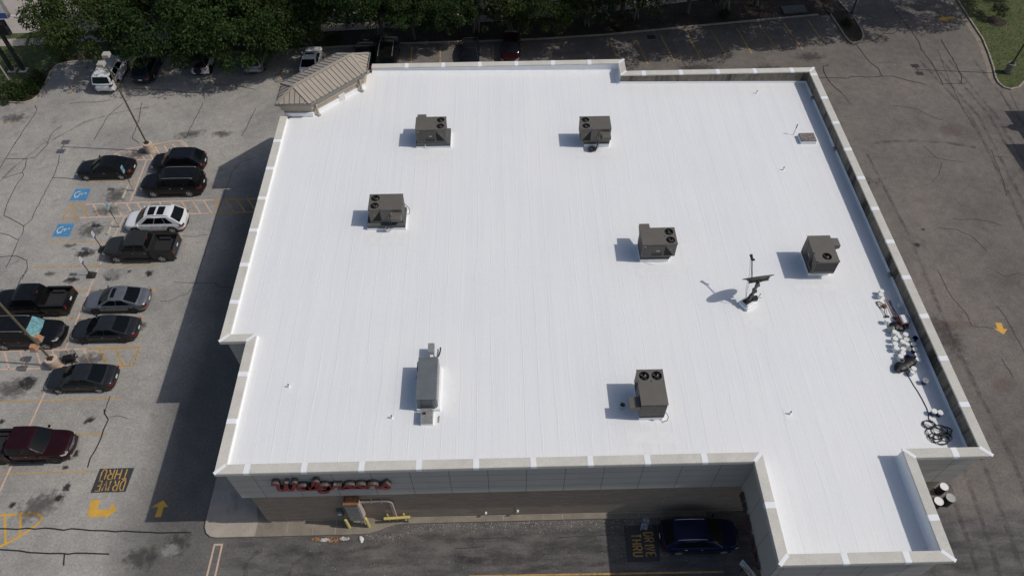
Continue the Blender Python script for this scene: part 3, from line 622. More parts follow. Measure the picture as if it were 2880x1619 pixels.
for i in range(len(COP)-1):
    a, c = Vector(COP[i]), Vector(COP[i+1]); d = c-a; L = d.length; d.normalize(); nn = Vector((-d.y,d.x))
    if i == 3: s = (-14.05-a.x)
    elif i == 8: s = (44.27-a.y) % 3.06
    elif i == 11: s = (a.x-1.25) % 3.06
    elif i == 9: s = (a.x-20.9) % 3.06 + .0
    elif i == 0: s = (a.y-34.31) % 3.05
    elif i == 4: s = 2.4
    elif i == 6: s = 2.2
    elif i == 5: s = 3.3
    elif i == 7: s = 2.2
    elif i == 2: s = a.y-22.85
    else: s = 99
    while s < L-.75:
        if s > .3: patch(a, d, nn, s, .16)
        s += 3.06
for i in range(1,len(COP)-1):                          # mitred corner patches
    o_, q_ = Vector(COP[i]), Vector(inn[i]); d = (q_-o_); dn = d.normalized(); nn = Vector((-dn.y,dn.x))
    b = MB(); w = .10
    b.grid([[(p.x-nn.x*w,p.y-nn.y*w,z),(p.x,p.y,z+.003),(p.x+nn.x*w,p.y+nn.y*w,z)] for p,z in ((o_-dn*.004+dn*.03,8.453),(o_+d*.5,8.446),(q_-dn*.03,8.436))]); b.build('corner_patch', M['coat'], cop)
# inside faces of the parapet
def inner_face(i0, i1, z0f, z1, mat, off, name, foot=0.0):
    P = inset(COP, off); Q = inset(COP, off+foot); b = MB()
    for i in range(i0,i1):
        a, c = P[i], P[i+1]; fa, fc = Q[i], Q[i+1]; L = math.dist(a,c); k = max(1,int(L/1.5))
        rows = [[],[],[]]
        for j in range(k+1):
            t = j/k; x, y = a[0]+(c[0]-a[0])*t, a[1]+(c[1]-a[1])*t; fx, fy = fa[0]+(fc[0]-fa[0])*t, fa[1]+(fc[1]-fa[1])*t
            zb = rz(x); zt = z1 if not callable(z1) else z1(x); z0 = zb+.0 if z0f is None else z0f(x)
            rows[0].append((x,y,zt)); rows[1].append((x,y,z0+(.18 if foot else 0))); rows[2].append((fx,fy,z0-.005))
        b.grid(rows if foot else rows[:2])
    return b.build(name, mat, store)
inner_face(0,8, None, 8.41, M['coat'], .51, 'parapet_flashing', .07)
inner_face(10,12, None, 8.41, M['coat'], .51, 'parapet_flashing', .30)
inner_face(8,10, lambda x: rz(x)+.02, 8.41, M['stain'], .50, 'parapet_wall')
inner_face(8,10, None, lambda x: rz(x)+.13+.02*math.sin(x*3), M['coat'], .515, 'parapet_flashing', .07)
for y in (48.6,42.4,30.0):                              # scuppers low on the right hand parapet
    b = MB(); b.box(25.2,y-.16,rz(25)+.10,25.36,y+.16,rz(25)+.24); b.build('scupper', M['galv'], store)

def roof_patch(x0, y0, x1, y1):
    b = MB(); k = 6; b.grid([[(x0+(x1-x0)*i/k+rnd.uniform(-.02,.02), y, rz(x0+(x1-x0)*i/k)+.005) for i in range(k+1)] for y in (y0+rnd.uniform(-.05,.05),y1+rnd.uniform(-.05,.05))]); b.build('roof_patch', M['coat2'], me_roof)
M['coat2'] = plain('second coat patch', (.80,.803,.803), .62, var=.04, scale=2.5, bmp=.5)
for x,y in ((-5.4,42.2),(7,42.5),(-8.05,33.9),(10.1,31.0),(20.2,29.5),(8,19.0)):
    roof_patch(x-1.5,y-.75,x+1.4,y-.1); 
    for i in range(4): xx = x-1.3+i*.8+rnd.uniform(-.1,.1); roof_patch(xx,y-.9,xx+.08,y-.05)
for x,y,a_,c_ in ((-5.5,45.2,2.6,.5),(12.2,32.0,.6,2.2),(15.6,26.4,1.6,1.0),(-3.4,21.5,.7,3.0),(23.4,42.2,1.4,.6),(20.9,49.4,.7,.7),(20.8,40.2,.7,.7),(-12.8,22.1,.7,.7),(16.1,19.9,.7,.7)): roof_patch(x-a_/2,y-c_/2,x+a_/2,y+c_/2)
# ------------------------------------------------------------------ entrance tower with hip roof
TE = [(-17.55,46.38),(-14.77,46.38),(-10.82,50.3),(-10.82,53.05),(-13.67,53.05),(-17.55,49.2)]
RG = [(-16.15,47.83),(-12.15,51.85)]; ZE, ZR = 9.5, 10.15
tower = thing('entrance_tower', 'tan stucco entrance tower with hipped standing seam metal roof at building corner', 'tower', (0,0,0))
def pinset(poly, d):
    n = len(poly); out = []
    for i in range(n):
        p, a, c = Vector(poly[i]), Vector(poly[i-1]), Vector(poly[(i+1)%n]); e, f = (p-a).normalized(), (c-p).normalized()
        n1, n2 = Vector((-e.y,e.x)), Vector((-f.y,f.x)); q = p+(n1+n2)*d/(1+n1.dot(n2)); out.append((q.x,q.y))
    return out
wi = pinset(TE, .42); wo = pinset(TE, .22)
b = MB(); walls(b, wi, 0, 9.2); b.build('tower_wall', M['tan_wall'], tower)
b = MB(); walls(b, pinset(TE,.30), 8.75, 9.22); b.poly([(x,y,8.75) for x,y in reversed(pinset(TE,.30))]); walls(b, wo, 9.1, 9.36); b.poly([(x,y,9.1) for x,y in reversed(wo)]); b.build('cornice', M['tan_wall'], tower)
R3 = [(x,y,ZR) for x,y in RG]; ei = pinset(TE,.10)
E3 = [(x,y,ZE) for x,y in ei]
faces = [(0,1,'r0'),(1,2,'r'),(2,3,'r1'),(3,4,'r1'),(4,5,'r'),(5,0,'r0')]
b = MB(); seams = MB()
for i,j,k in faces:
    A, B_ = Vector(E3[i]), Vector(E3[j])
    if k == 'r0': top = [Vector(R3[0])]
    elif k == 'r1': top = [Vector(R3[1])]
    else: top = [Vector(R3[1]),Vector(R3[0])] if i == 1 else [Vector(R3[0]),Vector(R3[1])]
    b.add([A,B_]+top, [tuple(range(2+len(top)))])
    e = (B_-A).normalized(); up = ((top[0]+top[-1])/2-(A+B_)/2); up = (up-e*up.dot(e)); nrm = e.cross(up).normalized(); run = up.length; upn = up.normalized(); L = (B_-A).length
    s = .22
    while s < L-.1:                                     # standing seams run straight up the slope to the hips
        tl = (top[0]-A).dot(e) if len(top) == 1 else None
        sA = (top[-1]-A).dot(e); sB = (top[0]-A).dot(e)
        if s < sA: f = s/max(sA,.01)
        elif s > sB: f = (L-s)/max(L-sB,.01)
        else: f = 1
        f = max(0,min(1,f))*.97
        if f > .08:
            p = A+e*s+nrm*.012; seams.bar(p, p+upn*run*f, .025, .035, nrm)
        s += .40
roof_t = b.build('tower_roof', M['tan_roof'], tower); seams.build('roof_seam', M['seam'], roof_t)
b = MB()
for p,q in ((R3[0],R3[1]),(E3[0],R3[0]),(E3[1],R3[0]),(E3[5],R3[0]),(E3[2],R3[1]),(E3[3],R3[1]),(E3[4],R3[1])):
    b.bar(Vector(p)+Vector((0,0,.02)), Vector(q)+Vector((0,0,.03)), .26, .04)
b.build('ridge_cap', M['tan_roof'], tower)
b = MB(); go, gi = TE, pinset(TE,.12)
def ring(b, o, i_, z0, z1):
    n = len(o)
    for k in range(n):
        l = (k+1)%n
        b.quad((*o[k],z0),(*o[l],z0),(*o[l],z1),(*o[k],z1)); b.quad((*o[k],z1),(*o[l],z1),(*i_[l],z1),(*i_[k],z1)); b.quad((*i_[k],z1),(*i_[l],z1),(*i_[l],z0),(*i_[k],z0)); b.quad((*i_[k],z0),(*i_[l],z0),(*o[l],z0),(*o[k],z0))
ring(b, TE, pinset(TE,.025), 9.36, 9.52); ring(b, pinset(TE,.13), pinset(TE,.16), 9.4, 9.5); b.poly([(x,y,9.37) for x,y in TE]); 
gut = b.build('gutter', M['gutter'], tower)
for i in range(6):
    A, B_ = Vector(TE[i]), Vector(TE[(i+1)%6]); L = (B_-A).length; e = (B_-A).normalized(); nn = Vector((-e.y,e.x)); k = max(2,int(L/.75))
    for j in range(k):
        p = A+e*L*(j+.5)/k; q = p+nn*.2; b = MB(); b.bar((p.x,p.y,9.53),(q.x,q.y,9.55),.06,.03); b.build('gutter_strap', M['tan_trim'], gut)
e = (Vector(wi[2])-Vector(wi[1])).normalized(); nn = Vector((e.y,-e.x)); L = (Vector(wi[2])-Vector(wi[1])).length
def along(s, off=0): p = Vector(wi[1])+e*s+nn*off; return p
for s in (.35,L-.55):
    b = MB(); p, q = along(s,.0), along(s,.22); b.bar((q.x,q.y,9.15),(q.x,q.y,rz(q.x)+.12),.16,.12,(e.x,e.y,0)); b.bar((q.x,q.y,rz(q.x)+.16),(q.x+nn.x*.25,q.y+nn.y*.25,rz(q.x)+.06),.18,.14); b.build('downspout', M['tan_trim'], tower)
b = MB(); p, q = along(L*.49,.03), along(L*.49+.6,.03)
b.quad((p.x,p.y,8.0),(q.x,q.y,8.0),(q.x,q.y,8.62),(p.x,p.y,8.62))
for k in range(5):
    z = 8.03+k*.12; r, t = p+nn*.07, q+nn*.07; b.add([(p.x,p.y,z+.09),(q.x,q.y,z+.09),(t.x,t.y,z),(r.x,r.y,z)], [(0,3,2,1),(0,1,2,3)])
b.build('louvre', M['louvre'], tower)
b = MB(); b.bar((along(-.05,.02).x,along(-.05,.02).y,rz(-15)+.16),(along(L+.05,.02).x,along(L+.05,.02).y,rz(-11)+.16),.06,.34); b.build('base_flashing', M['coat'], tower)
b = MB(); b.bar((-17.1,46.72,rz(-17)+.2),(-14.9,46.72,rz(-15)+.2),.14,.3); b.build('base_flashing', M['coat'], tower)

# ------------------------------------------------------------------ script sign on the front and letters on the canopy
def script_pts(kind):
    def c(cx,cy,rx,ry,a0,a1,n=9): return [(cx+rx*math.cos(math.radians(a0+(a1-a0)*i/n)), cy+ry*math.sin(math.radians(a0+(a1-a0)*i/n))) for i in range(n+1)]
    return {
     'W': ([c(.02,.78,.10,.14,200,0,6)+[(.14,.55)]+c(.30,.28,.16,.26,180,360,8)+[(.50,.80),(.53,.98)], [(.50,.6)]+c(.66,.28,.15,.26,180,360,8)+[(.86,.75)]+c(.86,.86,.07,.1,-40,200,6)], 1.0),
     'a': ([c(.24,.26,.22,.24,50,360,12)+[(.47,.5),(.46,.12),(.56,.02),(.68,.12)]], .62),
     'l': ([[(-.02,.12)]+[(.12,.3)]+c(.22,.82,.10,.2,-20,190,8)+[(.1,.2),(.18,.02),(.34,.12)]], .36),
     'g': ([c(.24,.28,.22,.22,50,360,12)+[(.47,.5),(.42,-.15)]+c(.22,-.2,.2,.16,0,-180,7)+[(.2,-.02),(.62,.14)]], .60),
     'r': ([[(0,.1),(.14,.5),(.20,.42),(.36,.5),(.34,.12),(.46,.02),(.56,.12)]], .56),
     'e': ([[(0,.16),(.2,.26),(.42,.36)]+c(.24,.32,.18,.2,10,300,11)+[(.52,.12)]], .50),
     'n': ([[(0,.06),(.1,.5),(.1,.05)],[(.1,.28)]+c(.30,.30,.18,.2,170,10,7)+[(.48,.1),(.58,.02),(.68,.12)]], .66),
     's': ([[(-.02,.08),(.22,.52),(.3,.6)],[(.24,.5)]+c(.24,.18,.16,.2,70,-120,8)+[(.02,.08)]], .5)}[kind]
sgn = thing('store_sign', 'dark red cursive store name in channel letters on grey front band', 'sign', (-13.1,16.95,5.95))
def letter_solid(name, strokes, sc, ox, oz, wd, parent, depth, mats, plane='xz'):
    b = MB()
    for st in strokes:
        P = [Vector((ox+x*sc[0]+y*sc[2], oz+y*sc[1])) for x,y in st]; L, R_ = [], []
        for i,p in enumerate(P):
            d = (P[min(i+1,len(P)-1)]-P[max(i-1,0)]).normalized(); nn = Vector((-d.y,d.x))*wd; L.append(p+nn); R_.append(p-nn)
        def V(p, dep): return (p.x,-dep,p.y) if plane == 'xz' else (-dep,-p.x,p.y)
        d0, d1 = .02, depth+rnd.random()*.004
        b.mi = 1; b.grid([[V(p,d0) for p in L],[V(p,d1) for p in L]]); b.grid([[V(p,d1) for p in R_],[V(p,d0) for p in R_]])
        b.grid([[V(L[0],d0),V(R_[0],d0)],[V(L[0],d1),V(R_[0],d1)]]); b.grid([[V(R_[-1],d0),V(L[-1],d0)],[V(R_[-1],d1),V(L[-1],d1)]])
        b.mi = 0; b.grid([[V(p,d1) for p in R_],[V(p,d1) for p in L]])
    return b.build(name, mats, parent)
k = 0.0
for ch in 'Walgreens':
    st, adv = script_pts(ch); letter_solid('letter', st, (1.26,1.06,.22), k, .12, .095, sgn, .32, [M['red'],M['letter_side']]); k += adv*1.215
csg = thing('canopy_sign', 'red capital letters mounted along the bottom of the drive thru canopy band', 'sign', (13.32,16.45,4.42))
k = 0.0
for ch in 'DRIVE THRU PHARMACY':
    if ch != ' ': letter_solid('letter', GL[ch], (.19,.38,0), k, 0, .03, csg, .16, [M['red2'],M['letter_side']], 'yz')
    k += .16 if ch in ' ' else (.15 if ch == 'I' else .245)

# ================================================================== ROOFTOP UNITS
M['fanm'] = plain('fan blade grey', (.10,.10,.10), .5, .4); M['mastm'] = plain('dull grey mast', (.11,.11,.105), .6, .2, .4, 7)
def make_unit(name, label, x, y, rot, fans=2, bigcurb=False, curbdx=0.0, hoodz=.02):
    """frame: fans toward +x, intake hood on +y near -x; 2.25 x 1.45 m cabinet on a curb"""
    z0 = rz(x)-.03; t = thing(name, label, 'air conditioner', (x,y,z0), rot, 'brown rooftop air conditioners')
    hc, H = (.56 if bigcurb else .64), 1.20
    L, Wd = 1.12, .725
    b = MB()
    if bigcurb:
        b.box(-L-.12,-Wd-.06,0,L+.30,Wd+.28,.18); b.mi = 1; b.box(-L-.10,-Wd-.05,.18,L+.26,Wd+.24,hc-.1); b.box(-L,-Wd,hc-.1,L,Wd,hc)
    else:
        b.box(-L+.02,-Wd+.04,0,L-.34,Wd-.06,.34); b.mi = 1; b.box(-L+.0,-Wd+.0,.34,L-.30,Wd-.04,.42); b.box(-L+.04,-Wd+.06,.42,L-.34,Wd-.08,.50); b.box(-L+.0,-Wd+.0,.50,L-.24,Wd-.0,hc)
    b.build('roof_curb', [M['coat'],M['hvacd'] if not bigcurb else M['padg']], t, bevel=.012)
    # cabinet with open condenser end
    zt = hc+H; xc = .34
    b = MB(); b.box(-L,-Wd,hc,xc,Wd,zt-.03); b.box(xc,-Wd,hc,L,Wd,hc+.08)
    b.build('cabinet', M['hvac'], t, bevel=.012)
    b = MB()                                             # condenser section shell with holes in the lid
    for s in (-1,1): b.box(xc+.01,s*Wd-.02*(s>0),hc+.08,L,s*Wd+.02*(s<0),zt-.03)
    b.box(L-.02,-Wd+.02,hc+.08,L-.005,Wd-.02,hc+.2); b.box(L-.02,-Wd+.02,zt-.16,L-.005,Wd-.02,zt-.03)
    b.build('condenser_shell', M['hvac'], t)
    b = MB(); b.box(L-.05,-Wd+.03,hc+.2,L-.022,Wd-.03,zt-.16); b.build('coil_grille', M['blackp'], t)
    for s in (-1,1):                                     # dark triangular coil openings on both long sides
        b = MB(); y_ = s*(Wd+.004); tri = [(xc+.03,y_,zt-.16),(xc+.03,y_,hc+.10),(L-.12,y_,hc+.10)]; b.poly(tri if s < 0 else tri[::-1]); b.build('coil_opening', M['black'], t)
        b = MB(); yb = s*(Wd+.006); b.box(.72,min(yb,yb-s*.01),hc+.62,.80,max(yb,yb-s*.01),hc+.68); b.build('badge', M['galv'], t)
    # lid: plate with round fan openings
    fc = [(.72,-.355),(.72,.355)] if fans == 2 else [(.66,0.05)]; fr = .29 if fans == 2 else .30
    b = MB(); b.box(-L-.025,-Wd-.025,zt-.035,xc,Wd+.025,zt)
    n = 28; x0, x1, y0, y1 = xc, L+.025, -Wd-.025, Wd+.025
    cells = [(x0,x1,y0,0),(x0,x1,0,y1)] if fans == 2 else [(x0,x1,y0,y1)]
    for (cx,cy),(a0,a1,c0,c1) in zip(fc,cells):
        ring_, outr = [], []
        for j in range(n):
            a = 2*PI*j/n; dx, dy = math.cos(a), math.sin(a); ring_.append((cx+fr*dx,cy+fr*dy,zt))
            tt = min((a1-cx)/dx if dx > 1e-6 else 9, (a0-cx)/dx if dx < -1e-6 else 9, (c1-cy)/dy if dy > 1e-6 else 9, (c0-cy)/dy if dy < -1e-6 else 9)
            outr.append((cx+dx*tt,cy+dy*tt,zt))
        for j in range(n):
            l = (j+1)%n; b.quad(ring_[j],outr[j],outr[l],ring_[l])
        for (px,py) in ((a0,c0),(a1,c0),(a1,c1),(a0,c1)):   # fill the cell corners
            js = sorted(range(n), key=lambda j: math.dist(outr[j][:2],(px,py)))[:2]; b.poly([outr[js[0]],(px,py,zt),outr[js[1]]]); b.poly([outr[js[1]],(px,py,zt),outr[js[0]]])
    b.box(x1-.01,y0,zt-.035,x1,y1,zt-.002); b.box(x0,y0,zt-.035,x1,y0+.01,zt-.002); b.box(x0,y1-.01,zt-.035,x1,y1,zt-.002)
    b.build('top_panel', M['hvac'], t)
    for cx,cy in fc:
        b = MB(); b.lathe([(fr,0),(fr,-.24)], 24, (cx,cy,zt)); b.disc((cx,cy,zt-.42), fr+.06, 20); f = b.build('fan', M['black'], t, smooth=True)
        b = MB(); a0 = rnd.random()*6
        for k in range(4):
            a = a0+k*PI/2; P = []
            for rr in (.05,.16,.26):
                P.append([(cx+rr*math.cos(a+w),cy+rr*math.sin(a+w),zt-.14+w*.09) for w in (-.42,0,.42)])
            b.grid(P)
        b.lathe([(.001,.03),(.06,.03),(.06,-.08)], 12, (cx,cy,zt-.12)); b.build('fan_blades', M['fanm'], f, smooth=False)
        b = MB()                                          # wire guard
        for rr in (.10,.17,.235,.285):
            b.tube([(cx+rr*math.cos(2*PI*j/20),cy+rr*math.sin(2*PI*j/20),zt+.012) for j in range(21)], .0035, 4, False)
        for k in range(4): a = a0+k*PI/4; b.tube([(cx-fr*math.cos(a),cy-fr*math.sin(a),zt+.012),(cx+fr*math.cos(a),cy+fr*math.sin(a),zt+.012)], .004, 4)
        b.build('fan_guard', M['blackp'], f)
    # service panels on the -y side and the -x end
    y_ = -Wd
    def panel(x0,x1,z0,z1,m=M['hvacd']):
        b = MB(); b.box(x0,y_-.018,z0,x1,y_+.002,z1); return b.build('access_panel', m, t, bevel=.004)
    panel(-1.02,-.56,hc+.08,zt-.12); panel(-.50,.30,hc+.42,zt-.10); pl = panel(-.50,.30,hc+.06,hc+.38)
    b = MB()
    for k in range(6): b.box(-.42+k*.115,y_-.03,hc+.12,-.36+k*.115,y_-.017,hc+.30)
    b.build('louvre_slot', M['black'], pl)
    b = MB(); b.box(-.16,y_-.024,hc+.50,.06,y_-.016,hc+.62); b.build('rating_sticker', M['galv'], t)
    b = MB(); b.box(-1.0,y_-.024,zt-.26,-.88,y_-.016,zt-.15); b.build('rating_sticker', M['galv'], t)
    b = MB(); b.box(-L-.016,-Wd+.06,hc+.1,-L+.002,-.05,zt-.12); b.build('access_panel', M['hvacd'], t, bevel=.004)
    b = MB(); b.box(-L-.016,.03,hc+.1,-L+.002,Wd-.06,zt-.12); b.build('access_panel', M['hvacd'], t, bevel=.004)
    # intake hood on +y
    hz1 = zt-.16-hoodz; b = MB(); hx0, hx1 = -1.08, -.42; ya, yb = Wd+.005, Wd+.60
    b.quad((hx0,ya,hz1),(hx1,ya,hz1),(hx1,yb,hz1-.04),(hx0,yb,hz1-.04)); b.quad((hx0,yb,hz1-.04),(hx1,yb,hz1-.04),(hx1,yb,hz1-.32),(hx0,yb,hz1-.32))
    for xx in (hx0,hx1): b.poly([(xx,ya,hz1),(xx,yb,hz1-.04),(xx,yb,hz1-.32),(xx,ya,hz1-.62)])
    b.build('intake_hood', M['hvac'], t)
    b = MB(); b.quad((hx0+.02,yb-.01,hz1-.32),(hx1-.02,yb-.01,hz1-.32),(hx1-.02,ya,hz1-.61),(hx0+.02,ya,hz1-.61)); b.build('hood_filter', M['black'], t)
    # conduit and gas pipe on the +y side
    b = MB()
    for k,(xx,zz) in enumerate(((-.30,.75),(-.16,.55))): b.tube([(xx-.12,Wd+.03,hc+zz),(xx,Wd+.06,hc+zz),(xx+.01,Wd+.06,hc+.02),(xx+.02,Wd+.12,.05)], .016, 6)
    b.box(-.46,Wd,hc+.72,-.34,Wd+.09,hc+.92); b.build('conduit', M['galv'], t)
    b = MB(); b.tube([(-.55,-Wd-.03,.36),(-.4,-Wd-.18,.1),(-.1,-Wd-.2,.03),(.25,-Wd-.12,.03)], .02, 6); b.build('drain_pipe', M['coat'], t)
    return t
UA = make_unit('rooftop_unit','brown two fan rooftop unit on oversize curb, nearest the hipped tower',-5.38,43.69,0,bigcurb=True)
make_unit('rooftop_unit','brown two fan rooftop unit with loose black hose and conduit, nearest the stepped rear parapet',6.95,43.58,PI,hoodz=.12)
make_unit('rooftop_unit','brown two fan rooftop unit on wide grey curb, with white bucket at its foot',-8.05,35.48,PI,bigcurb=True,hoodz=.12)
make_unit('rooftop_unit','brown two fan rooftop unit with taller back hood, up and left of the satellite dish',10.04,32.09,0)
make_unit('rooftop_unit','brown rooftop unit with a single round fan, nearest the right hand parapet',20.57,30.88,-PI/2,fans=1)
make_unit('rooftop_unit','brown two fan rooftop unit with side hood, nearest the drive thru canopy',8.02,20.78,PI/2,hoodz=.15)
# loose hose and cable loops beside units
b = MB(); P = [(7.13,42.85,rz(7)+.8),(7.15,42.7,rz(7)+.4),(7.05,42.6,rz(7)+.1)]+[(6.7+.30*math.cos(a*.7)*(1-.05*a%.3),42.5+.2*math.sin(a*.7),rz(7)+.05+.012*a) for a in range(0,22)]
b.tube(P,.035,6); tag(b.build('black_hose', M['blackp'], smooth=True), 'black hose heaped on white roof in front of rear right unit', 'hose')
for x,y,lab in ((-6.86,35.9,'black cable loop at right end of unit with bucket'),(8.7,19.58,'black cable loop at front right corner of unit nearest canopy')):
    b = MB(); z = rz(x); b.tube([(x-.05,y+.1,z+1.0),(x+.15,y+.12,z+.7),(x+.27,y+.05,z+.45),(x+.22,y-.05,z+.2),(x+.02,y-.08,z+.12)],.02,6); tag(b.build('cable_loop', M['blackp'], smooth=True), lab, 'cable')
b = MB(); z = rz(8.1)+.02; b.tube([(7.75,19.75,z+.06),(8.2,19.62,z+.02),(8.25,19.72,z+.02),(8.22,19.9,z+.06)],.018,6); tag(b.build('drain_line', M['galv']), 'grey bent drain pipe lying before unit nearest the canopy', 'pipe')

# older grey unit with a small box at either end
x, y = -4.62, 21.87; z = rz(x)-.02
t = thing('grey_rooftop_unit','long grey metal rooftop unit with small boxes at both ends','air conditioner',(x,y,z))
b = MB(); b.box(-.62,-1.46,0,.72,1.42,.26); b.build('roof_curb', M['coat'], t, bevel=.02)
b = MB(); b.box(-.54,-1.38,.26,.54,1.38,1.27); b.build('cabinet', M['grey_unit'], t, bevel=.02)
b = MB(); b.box(-.56,-1.40,1.27,.56,1.40,1.30); b.build('top_panel', M['grey_unit'], t)
for a,c in ((-.5,-.32),(-.28,.26),(.30,.5)):
    b = MB(); b.box(a,-1.41,.36,c,-1.375,1.2); b.build('access_panel', M['grey_unit'], t, bevel=.006)
b = MB(); b.box(-.42,-1.42,.16,.42,-1.36,.34); b.build('base_opening', M['black'], t)
b = MB(); b.box(.545,-1.3,.3,.60,1.35,1.2); b.build('side_duct', M['galv'], t, bevel=.01)
b = MB(); b.box(-.66,.78,.45,-.55,1.32,.95); b.build('disconnect_box', M['blackp'], t); b = MB(); b.tube([(-.6,.9,.45),(-.75,.8,.15),(-.85,.72,.02)],.02,6); b.build('conduit', M['galv'], t)
x, y = -4.62, 19.92; z = rz(x)-.02; t = thing('vent_box','small grey square vent box in front of the long grey unit','vent',(x,y,z))
b = MB(); b.box(-.36,-.4,0,.36,.4,.14); b.build('roof_curb', M['coat'], t, bevel=.01); b = MB(); b.box(-.34,-.38,.14,.34,.42,.56); b.build('housing', M['galv'], t, bevel=.02); b = MB(); b.box(-.2,.02,.56,-.04,.14,.62); b.build('vent_cap', M['blackp'], t)
x, y = -4.55, 24.3; z = rz(x)-.02; t = thing('control_box','small brown metal box on legs behind the long grey unit','box',(x,y,z))
b = MB(); b.box(-.19,-.32,.42,.19,.32,.75); b.build('housing', M['galv'], t, bevel=.015)
for sx in (-.14,.14):
    b = MB(); b.tube([(sx,-.25,0),(sx,-.25,.43)],.03,6); b.build('leg', M['blackp'], t)
b = MB(); b.tube([(.1,-.3,.2),(.3,-.35,.12),(.42,-.2,.15),(.5,.1,.2),(.5,.35,.2)],.045,6); b.build('pipe', M['pole_dark'], t)
b = MB(); z = rz(-3.9); b.tube([(-3.98,19.7,z+.02),(-3.96,19.95,z+.05),(-3.95,20.1,z+.05)],.04,8); tag(b.build('pipe_stub', M['galv']), 'short grey pipe lying right of the small vent box', 'pipe')

# pipe vents
for x,y,lab in ((20.93,49.42,'small grey vent pipe near the rear right roof corner'),(20.83,40.26,'small grey vent pipe below the square roof hatch'),(-12.76,22.15,'small grey vent pipe near front left roof edge'),(-6.63,20.04,'small grey vent pipe left of the small vent box'),(16.08,19.95,'small grey vent pipe between canopy and white buckets')):
    t = thing('vent_pipe', lab, 'pipe', (x,y,rz(x)-.02)); b = MB(); b.lathe([(.10,0),(.075,.04),(.042,.09),(.042,.22),(.0,.22)],12); b.build('boot', M['coat'], t, smooth=True, angle=40); b = MB(); b.lathe([(.038,.22),(.038,.31),(.03,.31),(.03,.22)],12); b.build('pipe_end', M['pole_dark'], t, smooth=True, angle=40)
# hatch with antenna
x, y = 23.5, 43.6; t = thing('roof_hatch','weathered rusty square roof hatch beside right parapet shadow','hatch',(x,y,rz(x)-.02))
b = MB(); b.box(-.6,-.48,0,.6,.48,.26); b.build('roof_curb', M['coat'], t, bevel=.02); b = MB(); b.box(-.58,-.46,.26,.58,.46,.36); b.build('hatch_lid', M['hatch'], t, bevel=.02)
b = MB(); z = rz(22.7); b.tube([(22.62,44.22,z),(22.7,44.32,z+.75)],.018,6); b.tube([(22.7,44.3,z+.62),(22.72,44.34,z+.95)],.035,6); tag(b.build('antenna_rod', M['pole_dark']), 'short dark antenna rod leaning beside the roof hatch', 'antenna')

# satellite dish, seen on edge
x, y = 15.35, 27.75; z = rz(x)-.02
t = thing('satellite_dish','large round satellite dish on white curb, feed arm reaching up','satellite dish',(x,y,z))
b = MB(); c30 = math.radians(33)
def rot2(px,py): return (px*math.cos(c30)-py*math.sin(c30), px*math.sin(c30)+py*math.cos(c30))
b.prism([rot2(*p) for p in ((-.42,-.36),(.5,-.36),(.5,.36),(-.42,.36))],0,.30); b.prism([rot2(*p) for p in ((-.34,-.28),(.42,-.28),(.42,.28),(-.34,.28))],.30,.44); b.build('roof_curb', M['coat'], t, bevel=.03)
b = MB(); b.prism([rot2(*p) for p in ((-.38,-.16),(.48,-.16),(.48,.2),(-.38,.2))],.44,.54); b.bar((-.2,-.1,.54),(.0,.02,1.1),.16,.1); b.box(.18,-.05,.5,.52,.22,.72); b.build('base_frame', M['blackp'], t)
hub = Vector((.32,.42,1.98))
b = MB(); b.tube([(0,0,.5),(.05,.05,.95),(.18,.2,1.5),(.26,.32,1.85)],[.11,.09,.08,.09],10); b.bar((.22,.2,1.35),(.42,.3,1.7),.05,.05); b.bar((.05,.0,.9),(.30,.1,1.35),.04,.04); b.box(.10,.10,1.15,.34,.36,1.32); b.box(.2,.2,1.62,.42,.42,1.8); b.box(-.06,-.1,.95,.16,.1,1.08); b.build('mast', M['mastm'], t)
nrm = Vector((-.13,.78,.61)).normalized(); ux = Vector((1,0,0)); ux = (ux-nrm*ux.dot(nrm)).normalized(); uy = nrm.cross(ux)
R0 = .96; rows = []
for i in range(9):
    rr = R0*i/8; rows.append([hub+ux*rr*math.cos(2*PI*j/32)+uy*rr*math.sin(2*PI*j/32)+nrm*(.06+.17*(rr/R0)**2) for j in range(33)])
b = MB(); b.grid(rows); b.grid([[p-nrm*.02 for p in reversed(r)] for r in rows]); b.grid([rows[-1],[p-nrm*.035 for p in rows[-1]]]); b.build('reflector', M['dish'], t, smooth=True, angle=35)
b = MB(); b.tube([hub-nrm*.12,hub+nrm*.06],.17,12)
for k in range(6):
    a = k*PI/3+.3; b.bar(hub-nrm*.03, hub+ux*.72*math.cos(a)+uy*.72*math.sin(a)+nrm*.10,.07,.07)
b.bar(hub+ux*-.62-nrm*.02,hub+ux*.62-nrm*.02,.12,.10); b.build('backing_struts', M['dish'], t)
bot = hub-ux*.42-uy*.80+nrm*.2 if uy.z > 0 else hub-ux*.42+uy*.80+nrm*.2
feed = hub-ux*.42+nrm*1.50+Vector((.26,0,-.08))
b = MB(); b.tube([hub-ux*.40+nrm*.1, feed],.035,8); b.build('feed_arm', M['pole_dark'], t)
b = MB(); b.tube([feed-nrm*.12,feed+nrm*.22+Vector((-.05,0,.05))],[.07,.10],10); b.box(feed.x+.02,feed.y-.12,feed.z-.1,feed.x+.16,feed.y-.02,feed.z); b.build('feed_horn', M['blackp'], t)
b = MB()
for o in (.08,.14,.2):
    b.tube([feed+Vector((-o*.6,-.05,0)),(feed+hub)/2+Vector((-o*1.6,-.1,-.25)),hub+Vector((-.55-o,-.3,-.45)),Vector((-.22,.05,.62))],.008,4)
b.build('cable', M['blackp'], t)
b = MB(); b.tube([(.55,.1,.7),(.7,.2,.9),(.68,.32,.8)],.02,6); b.tube([(.46,.12,.6),(.72,.0,.75),(.75,.15,.55),(.6,.2,.5)],.012,5); b.build('cable', M['blackp'], t)

